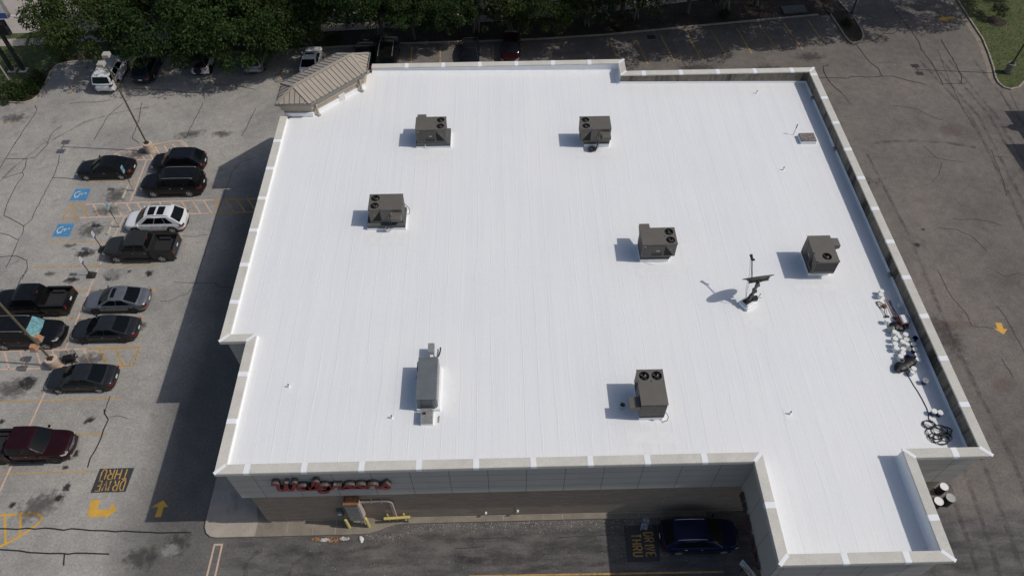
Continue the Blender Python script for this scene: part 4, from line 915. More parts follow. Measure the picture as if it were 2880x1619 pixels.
# ------------------------------------------------------------------ buckets and roofing tools
def bucket(label, x, y, body, lid, group, open_=False, base=None, full=False, z=None):
    t = thing('bucket', label, 'bucket', (x,y,rz(x)-.01 if z is None else z), rnd.random()*6, group)
    b = MB(); prof = [(.0,.005),(.128,.005),(.148,.30),(.156,.30),(.157,.33),(.150,.33),(.151,.365),(.145,.366)]
    if not (open_ or full): prof += [(.157,.366),(.157,.385),(.0,.388)]
    elif full: prof += [(.142,.33),(.0,.33)]
    else: prof += [(.140,.33),(.122,.02),(.0,.02)]
    b.lathe(prof[:3],18); b.build('pail', body, t, smooth=True, angle=40)
    b = MB(); b.lathe(prof[2:],18); b.build('rim' if (open_ or full) else 'lid', lid, t, smooth=True, angle=40)
    b = MB(); b.tube([(.152*math.cos(a),.152*math.sin(a)*.35-.03,.29-.14*math.sin(a)) for a in [PI*j/8 for j in range(9)]],.004,4); b.build('handle', M['steel'], t)
    return t
W_, Cc, Bl, Pg = M['white'], M['creamp'], M['bluep'], M['palegreen']
bucket('white lidded bucket by itself at rear of roofing supplies, farther of the pair',24.15,28.5,W_,W_,'buckets of roofing supplies')
bucket('white lidded bucket by itself at rear of roofing supplies, nearer of the pair',24.02,28.21,W_,W_,'buckets of roofing supplies')
bucket('white bucket alone in the parapet shadow beside long handled rollers',25.01,27.43,W_,W_,'buckets of roofing supplies',full=True)
bucket('white lidded bucket just above the crumpled black bag',23.75,26.21,W_,W_,'buckets of roofing supplies')
pile = [(24.51,25.12,0),(24.12,24.98,1),(23.76,24.81,0),(24.42,24.75,2),(24.15,24.58,0),(23.63,24.43,0),(24.39,24.42,1),(24.75,24.42,3),(23.59,24.13,0),(23.98,24.05,0),(24.33,24.1,4),(24.71,24.04,3),(23.87,23.76,0),(24.69,23.65,1),(23.65,23.54,0),(23.6,23.27,4),(24.64,23.33,1),(23.9,25.3,0),(24.12,22.66,0),(24.0,22.45,1)]
PL = {0:'white bucket with closed lid standing in the crowded pile of buckets',1:'white bucket filled to its rim standing in the crowded pile of buckets',2:'cream lidded bucket in the middle of the crowded bucket pile',3:'dark blue bucket with whitish rim in the crowded bucket pile',4:'open white bucket, empty, in the crowded pile of buckets'}
for x,y,k in pile: bucket(PL[k],x,y,[W_,W_,Cc,Bl,W_][k],[W_,W_,Cc,W_,W_][k],'buckets in the crowded pile',open_=(k==4),full=(k in (1,3)))
bucket('grey green bucket in crowded pile beside dark blue one',24.73,24.72,Pg,Pg,'buckets in the crowded pile',full=True)
bucket('all dark blue bucket nearest the parapet beside the grey green bucket',25.04,24.87,Bl,Bl,'buckets in the crowded pile',open_=True)
bucket('dark blue bucket, lidded, beside the big black plastic bag',24.2,23.73,Bl,Bl,'buckets in the crowded pile')
bucket('open dark blue bucket alone in parapet shadow with white drips',24.54,21.85,Bl,W_,'buckets of roofing supplies',open_=True)
bucket('left one of two blue buckets with white lids near hose coil',24.27,19.82,Bl,W_,'blue buckets near the hose coil')
bucket('right one of two blue buckets with white lids near hose coil',24.59,19.73,Bl,W_,'blue buckets near the hose coil')
bucket('white bucket at the foot of the unit with wide grey curb',-8.05,34.38,W_,W_,'buckets of roofing supplies',open_=True)
bucket('grey green bucket beside intake hood of unit nearest the canopy',6.5,20.5,Pg,Pg,'buckets of roofing supplies',open_=True)
def bag(label, pts, rad, name='plastic_bag', m='bag', z=.12):
    b = MB(); k0 = len(pts); n = 18; rows = []; k = k0*3-2
    for i in range(k):
        f = i/3; i0 = min(int(f),k0-2); t_ = f-i0; px = pts[i0][0]*(1-t_)+pts[i0+1][0]*t_; py = pts[i0][1]*(1-t_)+pts[i0+1][1]*t_; r = rad[i0]*(1-t_)+rad[i0+1]*t_
        d = Vector((pts[i0+1][0]-pts[i0][0],pts[i0+1][1]-pts[i0][1],0)).normalized(); s = Vector((-d.y,d.x,0)); px += rnd.uniform(-.04,.04); p = Vector((px,py,rz(px)+z))
        rows.append([p+s*r*math.cos(2*PI*j/n)*(1+rnd.uniform(-.10,.10))+Vector((0,0,1))*(max(-z,r*.5*math.sin(2*PI*j/n)*(1+rnd.uniform(-.16,.12)))) for j in range(n)])
    for r in rows: r.append(r[0])
    b.grid(rows); b.poly(rows[0][:-1][::-1]); b.poly(rows[-1][:-1]); return tag(b.build(name, M[m], smooth=True, angle=50), label, 'bag')
bag('crumpled black plastic bag between lone lidded bucket and bucket pile',[(23.9,26.05),(24.05,25.97),(24.25,25.9),(24.45,25.8),(24.6,25.72),(24.75,25.62)],[.12,.28,.32,.27,.22,.1])
bag('large shiny black plastic bag lying across the near end of bucket pile',[(23.12,22.6),(23.3,22.78),(23.5,22.9),(23.75,23.02),(24.0,23.15),(24.25,23.3),(24.45,23.42),(24.6,23.5)],[.12,.30,.34,.33,.32,.30,.24,.08],z=.2)
b = MB(); b.lathe([(.02,.55),(.10,.42),(.2,.2),(.24,.0)],10,(23.85,25.62,rz(24))); 
for i,v in enumerate(b.v): b.v[i] = (v[0]+rnd.uniform(-.03,.03),v[1]+rnd.uniform(-.03,.03),v[2])
tag(b.build('cloth_sack', M['palegreen'], smooth=True), 'pale grey peaked sack below the crumpled black bag', 'sack')
x, y = 24.75, 26.2; z = rz(x); t = thing('paint_sprayer','red wheeled machine with white top cover beside parapet','sprayer',(x,y,z),.05)
b = MB(); b.box(-.26,-.3,.12,.22,.3,.36); b.build('frame', M['redp'], t, bevel=.02); b = MB(); b.box(-.18,-.30,.36,.20,.32,.52,.02); b.build('cover', M['white'], t, bevel=.03)
for sx in (-.28,.25):
    b = MB(); b.lathe([(0,-.03),(.13,-.03),(.13,.03),(0,.03)],12,(sx,-.22,.13),'x'); b.build('wheel', M['rubber'], t)
b = MB(); b.tube([(.22,.2,.3),(.36,.28,.4),(.38,-.1,.45),(.25,-.25,.3)],.02,6); b.tube([(-.2,-.3,.2),(-.1,-.45,.1),(.3,-.42,.1)],.03,6); b.build('hose', M['blackp'], t)
for i,(a,c,m_,lab) in enumerate((((24.54,27.95),(24.72,26.38),'pole_dark','dark roller pole nearest the shadowed bucket'),((24.64,28.0),(24.52,26.5),'redp','red roller pole lying beside dark one'),((24.33,28.07),(24.42,26.6),'wood','wooden roller pole in the bundle, brown'),((23.78,27.5),(23.98,26.65),'wood','wooden handle pointing at lone lidded bucket'),((24.22,27.7),(24.0,26.7),'galv','bare metal handle lying left of the red pole'))):
    t = thing('roller_pole', lab, 'pole', (a[0],a[1],0)); zz_ = rz(24.4); b = MB(); b.tube([(0,0,zz_+.05),(c[0]-a[0],c[1]-a[1],zz_+.12)],.022,6); b.build('handle', M[m_], t); b = MB(); b.bar((c[0]-a[0]-.12,c[1]-a[1],zz_+.1),(c[0]-a[0]+.12,c[1]-a[1]-.03,zz_+.1),.07,.07); b.build('roller', M['blackp'], t)
b = MB(); zz_ = rz(24); b.tube([(23.72,27.86,zz_+.05),(23.85,27.8,zz_+.14),(24.05,27.62,zz_+.1),(24.12,27.5,zz_+.1)],.04,7); b.tube([(23.72,27.86,zz_+.05),(23.72,27.6,zz_+.04),(23.85,27.35,zz_+.04)],.03,6); b.lathe([(0,.2),(.13,.16),(.16,.05),(.14,0)],9,(24.12,27.5,zz_)); tag(b.build('brown_broom', M['rustm']), 'brown broom head with curved handle below pair of white buckets', 'broom')
b = MB(); zz_ = rz(24)+.03; P = [(23.75,22.59),(23.84,22.15),(23.9,21.7),(24.0,21.25),(24.06,20.8),(24.11,20.2),(24.06,19.8),(23.96,19.49)]; pts = [(p[0],p[1],zz_) for p in P]
def loop(cx,cy,r,k,e=.75): return [(cx+r*math.cos(a)*(1+rnd.uniform(-.12,.12)),cy+e*r*math.sin(a)*(1+rnd.uniform(-.12,.12)),zz_+rnd.uniform(0,.09)) for a in [2*PI*i/14 for i in range(int(14*k))]]
pts += loop(23.82,19.12,.34,4.5)+loop(24.0,18.6,.5,2)+loop(24.3,18.75,.45,2)+loop(24.66,18.72,.30,2)+loop(24.15,18.2,.42,2.4)+loop(23.85,18.3,.36,2.2)+loop(24.45,18.35,.36,1.5)
b.tube(pts,.021,5); tag(b.build('hose_coil', M['blackp'], smooth=True), 'tangled black hose coil on white roof by the front right corner', 'hose')

# ================================================================== FRONT WALL FITTINGS
t = thing('electrical_cabinet','tall grey electrical cabinet with rusty top on brick wall','cabinet',(-9.38,17.0,0))
b = MB(); b.box(-.40,-.30,1.2,.40,.2,3.55); b.build('housing', M['galv'], t, bevel=.02); b = MB(); b.box(-.42,-.32,3.55,.44,.2,3.72); b.box(-.25,-.15,3.72,.36,.2,3.95); b.build('rusty_top', M['rustm'], t)
b = MB(); b.box(-.37,-.315,1.26,.37,-.298,2.75); b.build('door', M['galv'], t); b = MB(); b.box(-.37,-.315,2.78,.37,-.298,3.5); b.build('door', M['galv'], t)
b = MB(); b.box(.40,-.28,1.25,.47,.16,3.5); b.build('side_duct', M['cream_pipe'], t); b = MB(); b.tube([(.1,-.1,.15),(.1,-.1,1.2)],.05,8); b.tube([(.28,-.1,.15),(.28,-.1,1.2)],.05,8); b.build('conduit', M['cream_pipe'], t)
b = MB()
for k,(r,xo,zo) in enumerate(((.055,0,0),(.04,-.16,-.14),(.035,-.28,-.24))):
    P = [(-8.92,17.1,3.22+zo)]; cx, cz, rr = -7.45+xo*.4, 2.85+zo*.2, .37+zo*.1
    P += [(cx+rr*math.sin(a),17.1,cz+rr*math.cos(a)) for a in [PI/2*i/6 for i in range(7)]]+[(cx+rr,17.1,.15)]; b.tube(P,r,8)
for xx in (-8.3,-7.7): b.box(xx,17.05,2.95,xx+.05,17.22,3.32)
tag(b.build('wall_conduit', M['cream_pipe'], smooth=True, angle=40), 'three cream pipes bending down the brick wall right of cabinet', 'pipe')
t = thing('meter_box','small grey meter box with white mark left of tall cabinet','box',(-10.4,17.1,1.6)); b = MB(); b.box(-.16,-.14,-.36,.16,.12,.42); b.build('housing', M['grey_unit'], t, bevel=.02); b = MB(); b.box(-.11,-.152,-.08,.11,-.138,.14); b.build('sticker', M['white'], t)
for x,y,h,lab in ((-10.07,16.72,1.35,'yellow bollard left of the electrical cabinet doors'),(-8.84,16.73,1.4,'yellow bollard right of the electrical cabinet doors'),(14.0,12.9,1.1,'yellow bollard behind white notice board under canopy')):
    t = thing('bollard', lab, 'bollard', (x,y,.13)); b = MB(); b.lathe([(.10,0),(.10,h-.08),(.085,h-.03),(.05,h-.003),(0,h)],16); b.build('post', M['bollard'], t, smooth=True, angle=50)
t = thing('pipe_guard','yellow pipe guard rail in front of bending pipes','guard rail',(-7.02,16.98,.15))
b = MB(); b.bar((-.82,-.06,.72),(.80,0,.72),.16,.14); b.build('rail', M['bollard'], t, bevel=.02)
for xx in (-.58,.42):
    b = MB(); b.tube([(xx,.12,0),(xx,.12,1.0)],.055,10); b.build('post', M['bollard'], t)
b = MB(); b.tube([(.62,-.02,.0),(.62,-.02,.66)],.05,8); b.build('brace', M['galv'], t)
for x,z,lab in ((-1.55,.75,'small hose tap low on the brick wall left of control joint'),(.42,.95,'small white lamp on the brick wall right of control joint')):
    b = MB(); b.box(x-.06,17.08,z,x+.06,17.23,z+.09); b.box(x-.025,17.1,z-.13,x+.025,17.16,z); tag(b.build('wall_fixture', M['white']), lab, 'fixture')
# notice board by the lane
t = thing('notice_board','white notice board with blue and red writing at lane under canopy','sign',(13.85,13.1,0),math.radians(-58))
b = MB(); b.box(-.75,-.03,.75,.75,.0,1.55); b.build('panel', M['signwhite'], t); b = MB(); b.box(-.5,.005,0,-.42,.06,1.5); b.box(.42,.005,0,.5,.06,1.5); b.build('post', M['pole_dark'], t)
b = MB(); b.add([(-.72,-.034,.78),(-.25,-.034,.78),(.3,-.034,1.2),(-.25,-.034,1.2)],[(0,1,2,3)]); b.build('tan_band', M['signtan'], t)
b = MB(); b.box(.02,-.036,.98,.22,-.031,1.12); b.build('red_mark', M['signred'], t)
b = MB(); r2 = random.Random(3)
for zz_ in (1.46,1.39,1.32,1.25):
    xx = -.66
    while xx < .1: w = r2.uniform(.05,.14); b.box(xx,-.036,zz_-.025,xx+w,-.031,zz_); xx += w+.04
for k in range(3): b.box(.28+k*.14,-.036,1.28,.36+k*.14,-.031,1.42)
b.build('blue_writing', M['purple'], t)

# drums behind the right front corner
for x,y,h,r,m_,lm,lab in ((26.85,17.35,.85,.27,'blackp','white','black drum with white lid nearest parapet, left of grey lidded one'),(27.68,17.55,.85,.28,'blackp','galv','black drum with grey lid, farthest right of the group'),(27.55,18.28,.85,.25,'blackp','white','black drum with white lid behind the other two')):
    t = thing('drum', lab, 'drum', (x-.25,y-.15,0), 0, 'drums behind the store corner'); b = MB(); b.lathe([(0,0),(r,.0),(r,.28),(r+.012,.3),(r,.32),(r,.58),(r+.012,.6),(r,.62),(r,h)],20); b.build('barrel', M[m_], t, smooth=True, angle=40); b = MB(); b.lathe([(r+.01,h-.02),(r+.01,h+.02),(r-.02,h+.02),(r-.03,h+.005),(0,h+.005)],20); b.build('lid', M[lm], t, smooth=True, angle=40)
for x,y,r,h,m_,lab in ((26.42,16.85,.17,.42,'creamp','small cream lidded can in front of black drums'),(26.45,17.1,.1,.62,'bollard','small yellow can with pale lid wedged beside black drums')):
    t = thing('can', lab, 'can', (x-.12,y,0)); b = MB(); b.lathe([(0,0),(r,0),(r,h)],16); b.build('body', M[m_], t, smooth=True, angle=40); b = MB(); b.lathe([(r+.005,h-.02),(r+.005,h+.01),(0,h+.012)],16); b.build('lid', M['creamp'], t, smooth=True, angle=40)

# ================================================================== VEHICLES
KINDS = {
 'sedan': dict(L=4.9,W=1.84,H=1.44,wb=2.82,hood=.74,cowl=.92,belt=.94,deck=1.0,A=1.12,B=.20,C=-.80,D=-1.86,r=.335),
 'long_sedan': dict(L=5.05,W=1.9,H=1.48,wb=3.05,hood=.80,cowl=.98,belt=1.0,deck=1.02,A=1.0,B=.10,C=-.95,D=-1.9,r=.35),
 'crossover': dict(L=4.7,W=1.9,H=1.68,wb=2.72,hood=.92,cowl=1.03,belt=1.05,deck=1.02,A=1.22,B=.34,C=-1.58,D=-2.2,r=.36),
 'estate': dict(L=5.0,W=1.93,H=1.74,wb=3.02,hood=.90,cowl=1.04,belt=1.06,deck=1.03,A=1.38,B=.46,C=-1.58,D=-2.34,r=.38),
 'big_suv': dict(L=5.35,W=2.03,H=1.92,wb=3.1,hood=1.10,cowl=1.2,belt=1.22,deck=1.18,A=1.2,B=.62,C=-2.28,D=-2.56,r=.42),
 'minivan': dict(L=5.1,W=1.98,H=1.75,wb=3.0,hood=.88,cowl=1.02,belt=1.04,deck=1.0,A=1.55,B=.68,C=-2.1,D=-2.42,r=.36),
 'jeep': dict(L=4.2,W=1.85,H=1.83,wb=2.6,hood=1.08,cowl=1.14,belt=1.16,deck=1.14,A=.72,B=.42,C=-1.78,D=-1.93,r=.42),
 'pickup': dict(L=5.8,W=2.0,H=1.92,wb=3.62,hood=1.12,cowl=1.22,belt=1.26,deck=1.26,A=1.42,B=.78,C=-.74,D=-.95,r=.42),
}
def car(kind, name, label, cat, x, y, rot, paint, rim='rim', sunroof=0, rails=None, handles='chrome', grille='trim', plate=True, group='parked vehicles', shade=False, roofm=None):
    k = KINDS[kind]; L, Wd, H, wb = k['L'], k['W']/2, k['H'], k['wb']; xn, xt = L/2, -L/2; A, B, C, D, belt = k['A'], k['B'], k['C'], k['D'], k['belt']
    t = thing(name, label, cat, (x,y,.0), rot, group); pm = M[paint]; pick = kind == 'pickup'
    fa = wb/2+.06; ra = fa-wb
    # ---- lower body loft
    end = D-.03 if pick else None
    ho, co, de = k['hood'], k['cowl'], k['deck']
    st = [(xn,.56,.42,ho-.20),(xn-.07,.74,.30,ho-.09),(xn-.22,.88,.24,ho-.02),(xn-.5,.965,.21,ho+.03),(fa,1.0,.21,ho+(co-ho)*.45),(fa-.42,1.0,.21,ho+(co-ho)*.8),(A,1.0,.21,co),(A-.25,1.0,.21,belt),(0,1.0,.21,belt)]
    if pick: st += [(end+.3,1.0,.23,belt),(end,.995,.24,belt)]
    else: st += [(C,1.0,.22,belt),(max(D,xt+.55) if D < xt+.55 else D,.99,.22,de+.0),(xt+.42,.97,.23,de-.01),(xt+.18,.90,.27,de-.05),(xt+.06,.79,.34,de-.14),(xt,.64,.46,de-.30)]
    st = sorted(set(st), key=lambda s: -s[0])
    rows = []
    for (sx,ws,zl,zt) in st:
        w = Wd*ws; h = zt-zl
        half = [(0,zl),(w*.84,zl),(w*.965,zl+.09),(w,zl+.32*h),(w*1.0,zl+.60*h),(w*.972,zt-.11),(w*.925,zt-.035),(w*.80,zt-.004),(w*.4,zt+.016),(0,zt+.022)]
        ring_ = [(sx,yy_,zz_) for yy_,zz_ in half]+[(sx,-yy_,zz_) for yy_,zz_ in half[-2:0:-1]]
        rows.append(ring_+[ring_[0]])
    b = MB(); b.grid([list(reversed(r)) for r in rows]); b.poly(rows[0][:-1]); b.poly(rows[-1][:-1][::-1])
    body = b.build('body', pm, t, smooth=True)
    bm = bmesh.new(); bm.from_mesh(body.data); bmesh.ops.remove_doubles(bm, verts=bm.verts, dist=.0005); bm.to_mesh(body.data); bm.free()
    sub = body.modifiers.new('s','SUBSURF'); sub.levels = 1; sub.render_levels = 1
    # ---- cabin sheets
    wB, wR, zr = Wd*.925, Wd*(.80 if kind in('big_suv','jeep','pickup','minivan') else .74), H
    def fr(u,v): return Vector((A+(B-A)*v+(.13-.07*v)*(1-u*u), u*(wB+(wR-wB)*v), belt-.03+(zr-.03-belt+.03)*v+.02*(1-u*u)*v+.05*v*(1-v)))
    zd = de-.02 if not pick else belt-.02
    def rr(u,v): return Vector((D+(C-D)*v-(.10-.06*v)*(1-u*u)*(0.3 if pick else 1), u*(wB+(wR-wB)*v), zd+(zr-.03-zd)*v+.02*(1-u*u)*v+.05*v*(1-v)))
    def rf(u,s):
        a, c = fr(u,1), rr(u,1); p = a.lerp(c,s); p.z += .035*(1-abs(2*s-1)**2); return p
    def sd(sg,s,v): # s along length 0 front..1 rear, v height
        lo = Vector((A+(D-A)*s, sg*wB, belt-.03)); f, r2_ = fr(sg,1), rr(sg,1); hi = f.lerp(r2_,s); hi.z += .035*(1-abs(2*s-1)**2); return lo.lerp(hi,v)
    US = [-1,-.92,-.6,-.2,.2,.6,.92,1]
    b = MB(); b.grid([[fr(u,v) for u in US] for v in (0,.35,.7,1)]); b.grid([[rf(u,s) for u in US] for s in (0,.2,.5,.8,1)]); b.grid([[rr(u,v) for u in US[::-1]] for v in (0,.35,.7,1)])
    for sg in (-1,1): b.grid([[sd(sg,s,v) for v in (0,.3,.65,1)][::sg] for s in (0,.1,.25,.5,.75,.9,1)][::1])
    cab = b.build('cabin', roofm and M[roofm] or pm, t, smooth=True)
    bm = bmesh.new(); bm.from_mesh(cab.data); bmesh.ops.remove_doubles(bm, verts=bm.verts, dist=.004); bmesh.ops.recalc_face_normals(bm, faces=bm.faces); bm.to_mesh(cab.data); bm.free(); cab.data.set_sharp_from_angle(angle=math.radians(62))
    def panel(nm, fn, us, vs, off, m, flip=False):
        rows_ = [[fn(u,v)+off for u in us] for v in vs]; b = MB(); b.grid([r[::-1] for r in rows_] if flip else rows_); return b.build(nm, m, t, smooth=True)
    nf = Vector((zr-belt,0,A-B)).normalized()*.016; nr = Vector((-(zr-zd),0,abs(C-D)+.05)).normalized()*.016
    ug = [-.9,-.55,-.2,.2,.55,.9]
    panel('windshield', fr, ug, (.03,.35,.7,.94), nf, M['glass_teal'] if shade else M['glass'])
    panel('rear_window', rr, ug, ((.16 if not pick else .25),.45,.7,.92), nr, M['glass'], True)
    if kind in ('sedan','long_sedan'): cuts = [(.07,.43,.10,.50),(.46,.85,.53,.88)]
    elif pick: cuts = [(.10,.50,.12,.53),(.54,.90,.57,.92)]
    elif kind == 'jeep': cuts = [(.08,.36,.1,.38),(.40,.64,.42,.64),(.69,.95,.69,.95)]
    elif kind in ('crossover','estate'): cuts = [(.10,.385,.16,.42),(.40,.66,.435,.67),(.675,.86,.685,.80)]
    else: cuts = [(.08,.36,.14,.40),(.39,.63,.42,.65),(.67,.93,.67,.94)]
    for sg in (-1,1):
        for s0,s1,q0,q1 in cuts:
            rows_ = []
            for f in (0,.5,1):
                rows_.append([sd(sg,(s0+(s1-s0)*f)*(1-v)+(q0+(q1-q0)*f)*v,v)+Vector((0,sg*.013,.004)) for v in (.12,.5,.86)])
            b = MB(); b.grid(rows_); b.build('side_window', M['glass'], t, smooth=True)
    # ---- wheels
    R = k['r']
    for ax in (fa,ra):
        for sg in (-1,1):
            b = MB(); pts = [(ax+(R+.075)*math.cos(a),sg*(Wd+.006),max(.19,R+(R+.075)*math.sin(a))) for a in [PI*(-.12+1.24*i/16) for i in range(17)]]; b.poly(pts if sg < 0 else pts[::-1]); b.build('wheel_arch', M['trim'], t)
            yo = sg*(Wd+.018); b = MB(); wi_ = .2
            b.lathe([(R*.62,yo),(R*.93,yo),(R,yo-sg*.03),(R,yo-sg*wi_),(R*.6,yo-sg*wi_)],22,(ax,0,R),'y'); wh = b.build('wheel', M['tyre'], t, smooth=True, angle=40)
            b = MB(); b.disc((ax,yo-sg*.025,R), R*.63, 20, 'y'); b.mi = 1; a0 = rnd.random()
            for q in range(5):
                a = a0+q*2*PI/5; c_, s_ = math.cos(a), math.sin(a); b.bar((ax+.04*c_,yo-sg*.006,R+.04*s_),(ax+R*.6*c_,yo-sg*.004,R+R*.6*s_),.075,.02,(0,1,0))
            b.lathe([(R*.58,yo-sg*.01),(R*.66,yo+sg*.002),(R*.66,yo-sg*.03)],20,(ax,0,R),'y'); b.disc((ax,yo+sg*.004,R),.06,10,'y'); b.build('rim', [M['trim'],M[rim]], wh)
    # ---- lamps, plates, mirrors, handles
    tz = de-.20 if not pick else 1.05
    for sg in (-1,1):
        b = MB(); b.grid([[(xn-.03,sg*Wd*.60,ho-.10),(xn-.03,sg*Wd*.60,ho-.20)],[(xn-.13,sg*Wd*.84,ho-.055),(xn-.10,sg*Wd*.86,ho-.19)],[(xn-.40,sg*(Wd*.955),ho-.015),(xn-.30,sg*(Wd*.965),ho-.13)]][::1]); 
        b.v = [(p[0]+.012,p[1]+sg*.012,p[2]+.02) for p in b.v]; b.build('headlight', M['headlight'], t)
        if not pick:
            b = MB(); b.grid([[(xt+.06,sg*Wd*.62,tz+.10),(xt+.0,sg*Wd*.62,tz-.05)],[(xt+.10,sg*Wd*.87,tz+.10),(xt+.04,sg*Wd*.86,tz-.06)],[(xt+.36,sg*Wd*.97,tz+.12),(xt+.30,sg*Wd*.975,tz+.0)]]); b.v = [(p[0]-.02,p[1]+sg*.02,p[2]+.02) for p in b.v]; b.build('taillight', M['taillight'], t)
        b = MB(); b.box(A-.30,min(sg*Wd,sg*(Wd+.19)),belt-.01,A-.17,max(sg*Wd,sg*(Wd+.19)),belt+.13,.02); b.build('mirror', pm, t, bevel=.02)
        for s0,s1,q0,q1 in cuts[:2]:
            xx = A+(D-A)*s1; b = MB(); b.box(xx+.02,min(sg*(Wd*.985),sg*(Wd+.02)),belt-.19,xx+.17,max(sg*(Wd*.985),sg*(Wd+.02)),belt-.155); b.build('door_handle', M[handles], t)
        b = MB()
        for s in (.13,.445,.80 if kind in ('sedan','long_sedan') else (.66 if not pick else .92)):
            xx = A+(D-A)*s; b.bar((xx,sg*(Wd+.004),.34),(xx,sg*(Wd*.975+.006),belt-.12),.016,.006,(0,1,0)); 
        b.bar((fa-.45,sg*(Wd+.0),.235),(ra+.48,sg*(Wd+.0),.235),.03,.08); b.build('door_gap', M['trim'], t)
    b = MB(); b.grid([[(xn-.035,-Wd*.52,ho-.14),(xn-.0,-Wd*.5,ho-.34)],[(xn+.008,0,ho-.13),(xn+.012,0,ho-.34)],[(xn-.035,Wd*.52,ho-.14),(xn-.0,Wd*.5,ho-.34)]]); b.v = [(p[0]+.012,p[1],p[2]) for p in b.v]
    gr_ = b.build('grille', M['trim'], t)
    if grille == 'chrome':
        b = MB()
        for q in range(4): zq = ho-.13-.065*q; b.bar((xn+.012-.03,-Wd*.5,zq),(xn+.03,0,zq),.03,.02); b.bar((xn+.03,0,zq),(xn+.012-.03,Wd*.5,zq),.03,.02)
        b.box(xn+.02,-.09,ho-.29,xn+.045,.09,ho-.17); b.build('grille_bar', M['chrome'], gr_)
        b = MB(); b.bar((xn-.06,-Wd*.78,.42),(xn+.05,0,.42),.08,.14); b.bar((xn+.05,0,.42),(xn-.06,Wd*.78,.42),.08,.14); b.build('front_bumper', M['chrome'] if pick else M['trim'], t)
    if plate:
        b = MB(); xp = xt-.035; b.box(xp,-.16,tz-.14,xp+.02,.16,tz+.01); b.build('license_plate', M['plate'], t)
    if kind not in ('sedan','long_sedan','pickup'):
        b = MB(); b.bar((xt+.12,-Wd*.84,.42),(xt-.015,0,.42),.08,.13); b.bar((xt-.015,0,.42),(xt+.12,Wd*.84,.42),.08,.13); b.build('rear_bumper', M['trim'], t)
    if sunroof:
        for q in range(sunroof):
            s0 = .10+.36*q; rows_ = [[rf(u,s)+Vector((0,0,.012)) for u in (-.66,-.2,.2,.66)] for s in (s0,s0+.13,s0+.27)]; b = MB(); b.grid(rows_); b.build('sunroof', M['glass'], t, smooth=True)
    if rails:
        for sg in (-1,1):
            b = MB(); P = [rf(sg*.88,s)+Vector((0,0,.05 if .05 < s < .95 else .0)) for s in (.04,.12,.3,.5,.7,.88,.96)]; b.tube(P,.022,6); b.build('roof_rail', M[rails], t, smooth=True)
    if kind == 'jeep':
        b = MB(); b.lathe([(0,-.1),(.3,-.1),(.38,-.06),(.38,.08),(.3,.12),(0,.12)],20,(xt-.14,.0,1.0),'x'); b.build('spare_wheel', M['tyre'], t, smooth=True, angle=40)
    if kind in ('sedan','long_sedan'):
        b = MB(); pts = [rf(0,.86)+Vector((0,0,.0))]; p = pts[0]; b.add([(p.x,p.y-.03,p.z),(p.x,p.y+.03,p.z),(p.x-.16,p.y,p.z),(p.x-.14,p.y,p.z+.07)],[(0,1,3),(1,2,3),(2,0,3)]); b.build('antenna_fin', pm, t)
    if pick:                                             # open cargo bed
        x0, x1, zt, fl = D-.02, xt+.02, 1.30, .80
        for sg in (-1,1):
            b = MB(); yo, yi = sg*Wd, sg*(Wd-.17); pr = [(yo*.96,.26),(yo,.50),(yo,.95),(yo*.985,zt-.06),(yo*.965,zt),(yi,zt),(yi,fl)]
            b.grid([[(xx,(yy_ if xx > x1+.1 else yy_*.965),zz_) for yy_,zz_ in pr][::sg] for xx in (x0,x0-.5,x1+.4,x1+.12,x1)]); b.poly([(x1,yy_*.965,zz_) for yy_,zz_ in pr][::-sg]); b.build('bed_side', pm, t, smooth=True, angle=35)
            b = MB(); b.bar((x0,sg*(Wd-.09),zt+.012),(x1+.05,sg*(Wd-.09)*.985,zt+.012),.15,.03); b.build('bed_rail', M['trim'], t)
            b = MB(); yw = sg*(Wd-.17); b.box(ra-.45,min(yw,yw-sg*.2),fl,ra+.45,max(yw,yw-sg*.2),fl+.24); b.build('wheel_housing', M['bedliner'], t, bevel=.03)
            b = MB(); b.box(x1-.02,min(sg*Wd*.80,sg*Wd*.965),.88,x1+.10,max(sg*Wd*.80,sg*(Wd*.975)),1.24); b.build('taillight', M['taillight'], t, bevel=.02)
        b = MB(); b.box(x1+.02,-Wd+.1,.62,x0,Wd-.1,fl); b.mi = 0
        for q in range(9): b.bar((x1+.1,-.68+q*.17,fl+.008),(x0-.03,-.68+q*.17,fl+.008),.06,.02)
        b.build('bed_floor', M['bedliner'], t)
        b = MB(); b.box(x0-.06,-Wd+.12,fl,x0,Wd-.12,zt); b.build('bed_front', pm, t)
        b = MB(); b.box(x1-.0,-Wd+.22,.62,x1+.07,Wd-.22,zt+.01); b.build('tailgate', pm, t, bevel=.02)
        b = MB(); b.box(xt-.06,-Wd+.06,.46,xt+.12,Wd-.06,.62); b.build('rear_bumper', M['chrome'] if handles == 'chrome' else M['trim'], t, bevel=.03)
        for sg in (-1,1): b = MB(); b.bar((fa-.6,sg*(Wd+.06),.38),(ra+.75,sg*(Wd+.06),.38),.14,.05); b.build('running_board', M['trim'], t)
        b = MB(); b.box(C-.10,-.14,H-.09,C-.03,.14,H-.05); b.build('brake_light', M['taillight'], t)
    return t
for nm,c,mt in (('p_black',(.005,.005,.0055),.0),('p_blublack',(.008,.009,.013),.1),('p_white',(.70,.71,.72),.0),('p_grey',(.036,.037,.036),.3),('p_silver',(.20,.215,.235),.55),('p_dkgrey',(.026,.029,.033),.3),('p_dkmaroon',(.022,.004,.005),.2),('p_maroon',(.024,.004,.006),.25),('p_blue',(.006,.015,.055),.3),('p_pale',(.35,.36,.37),.5)): M[nm] = carpaint(nm[2:]+' car paint', c, mt)
LP = 'vehicles parked left of the store'
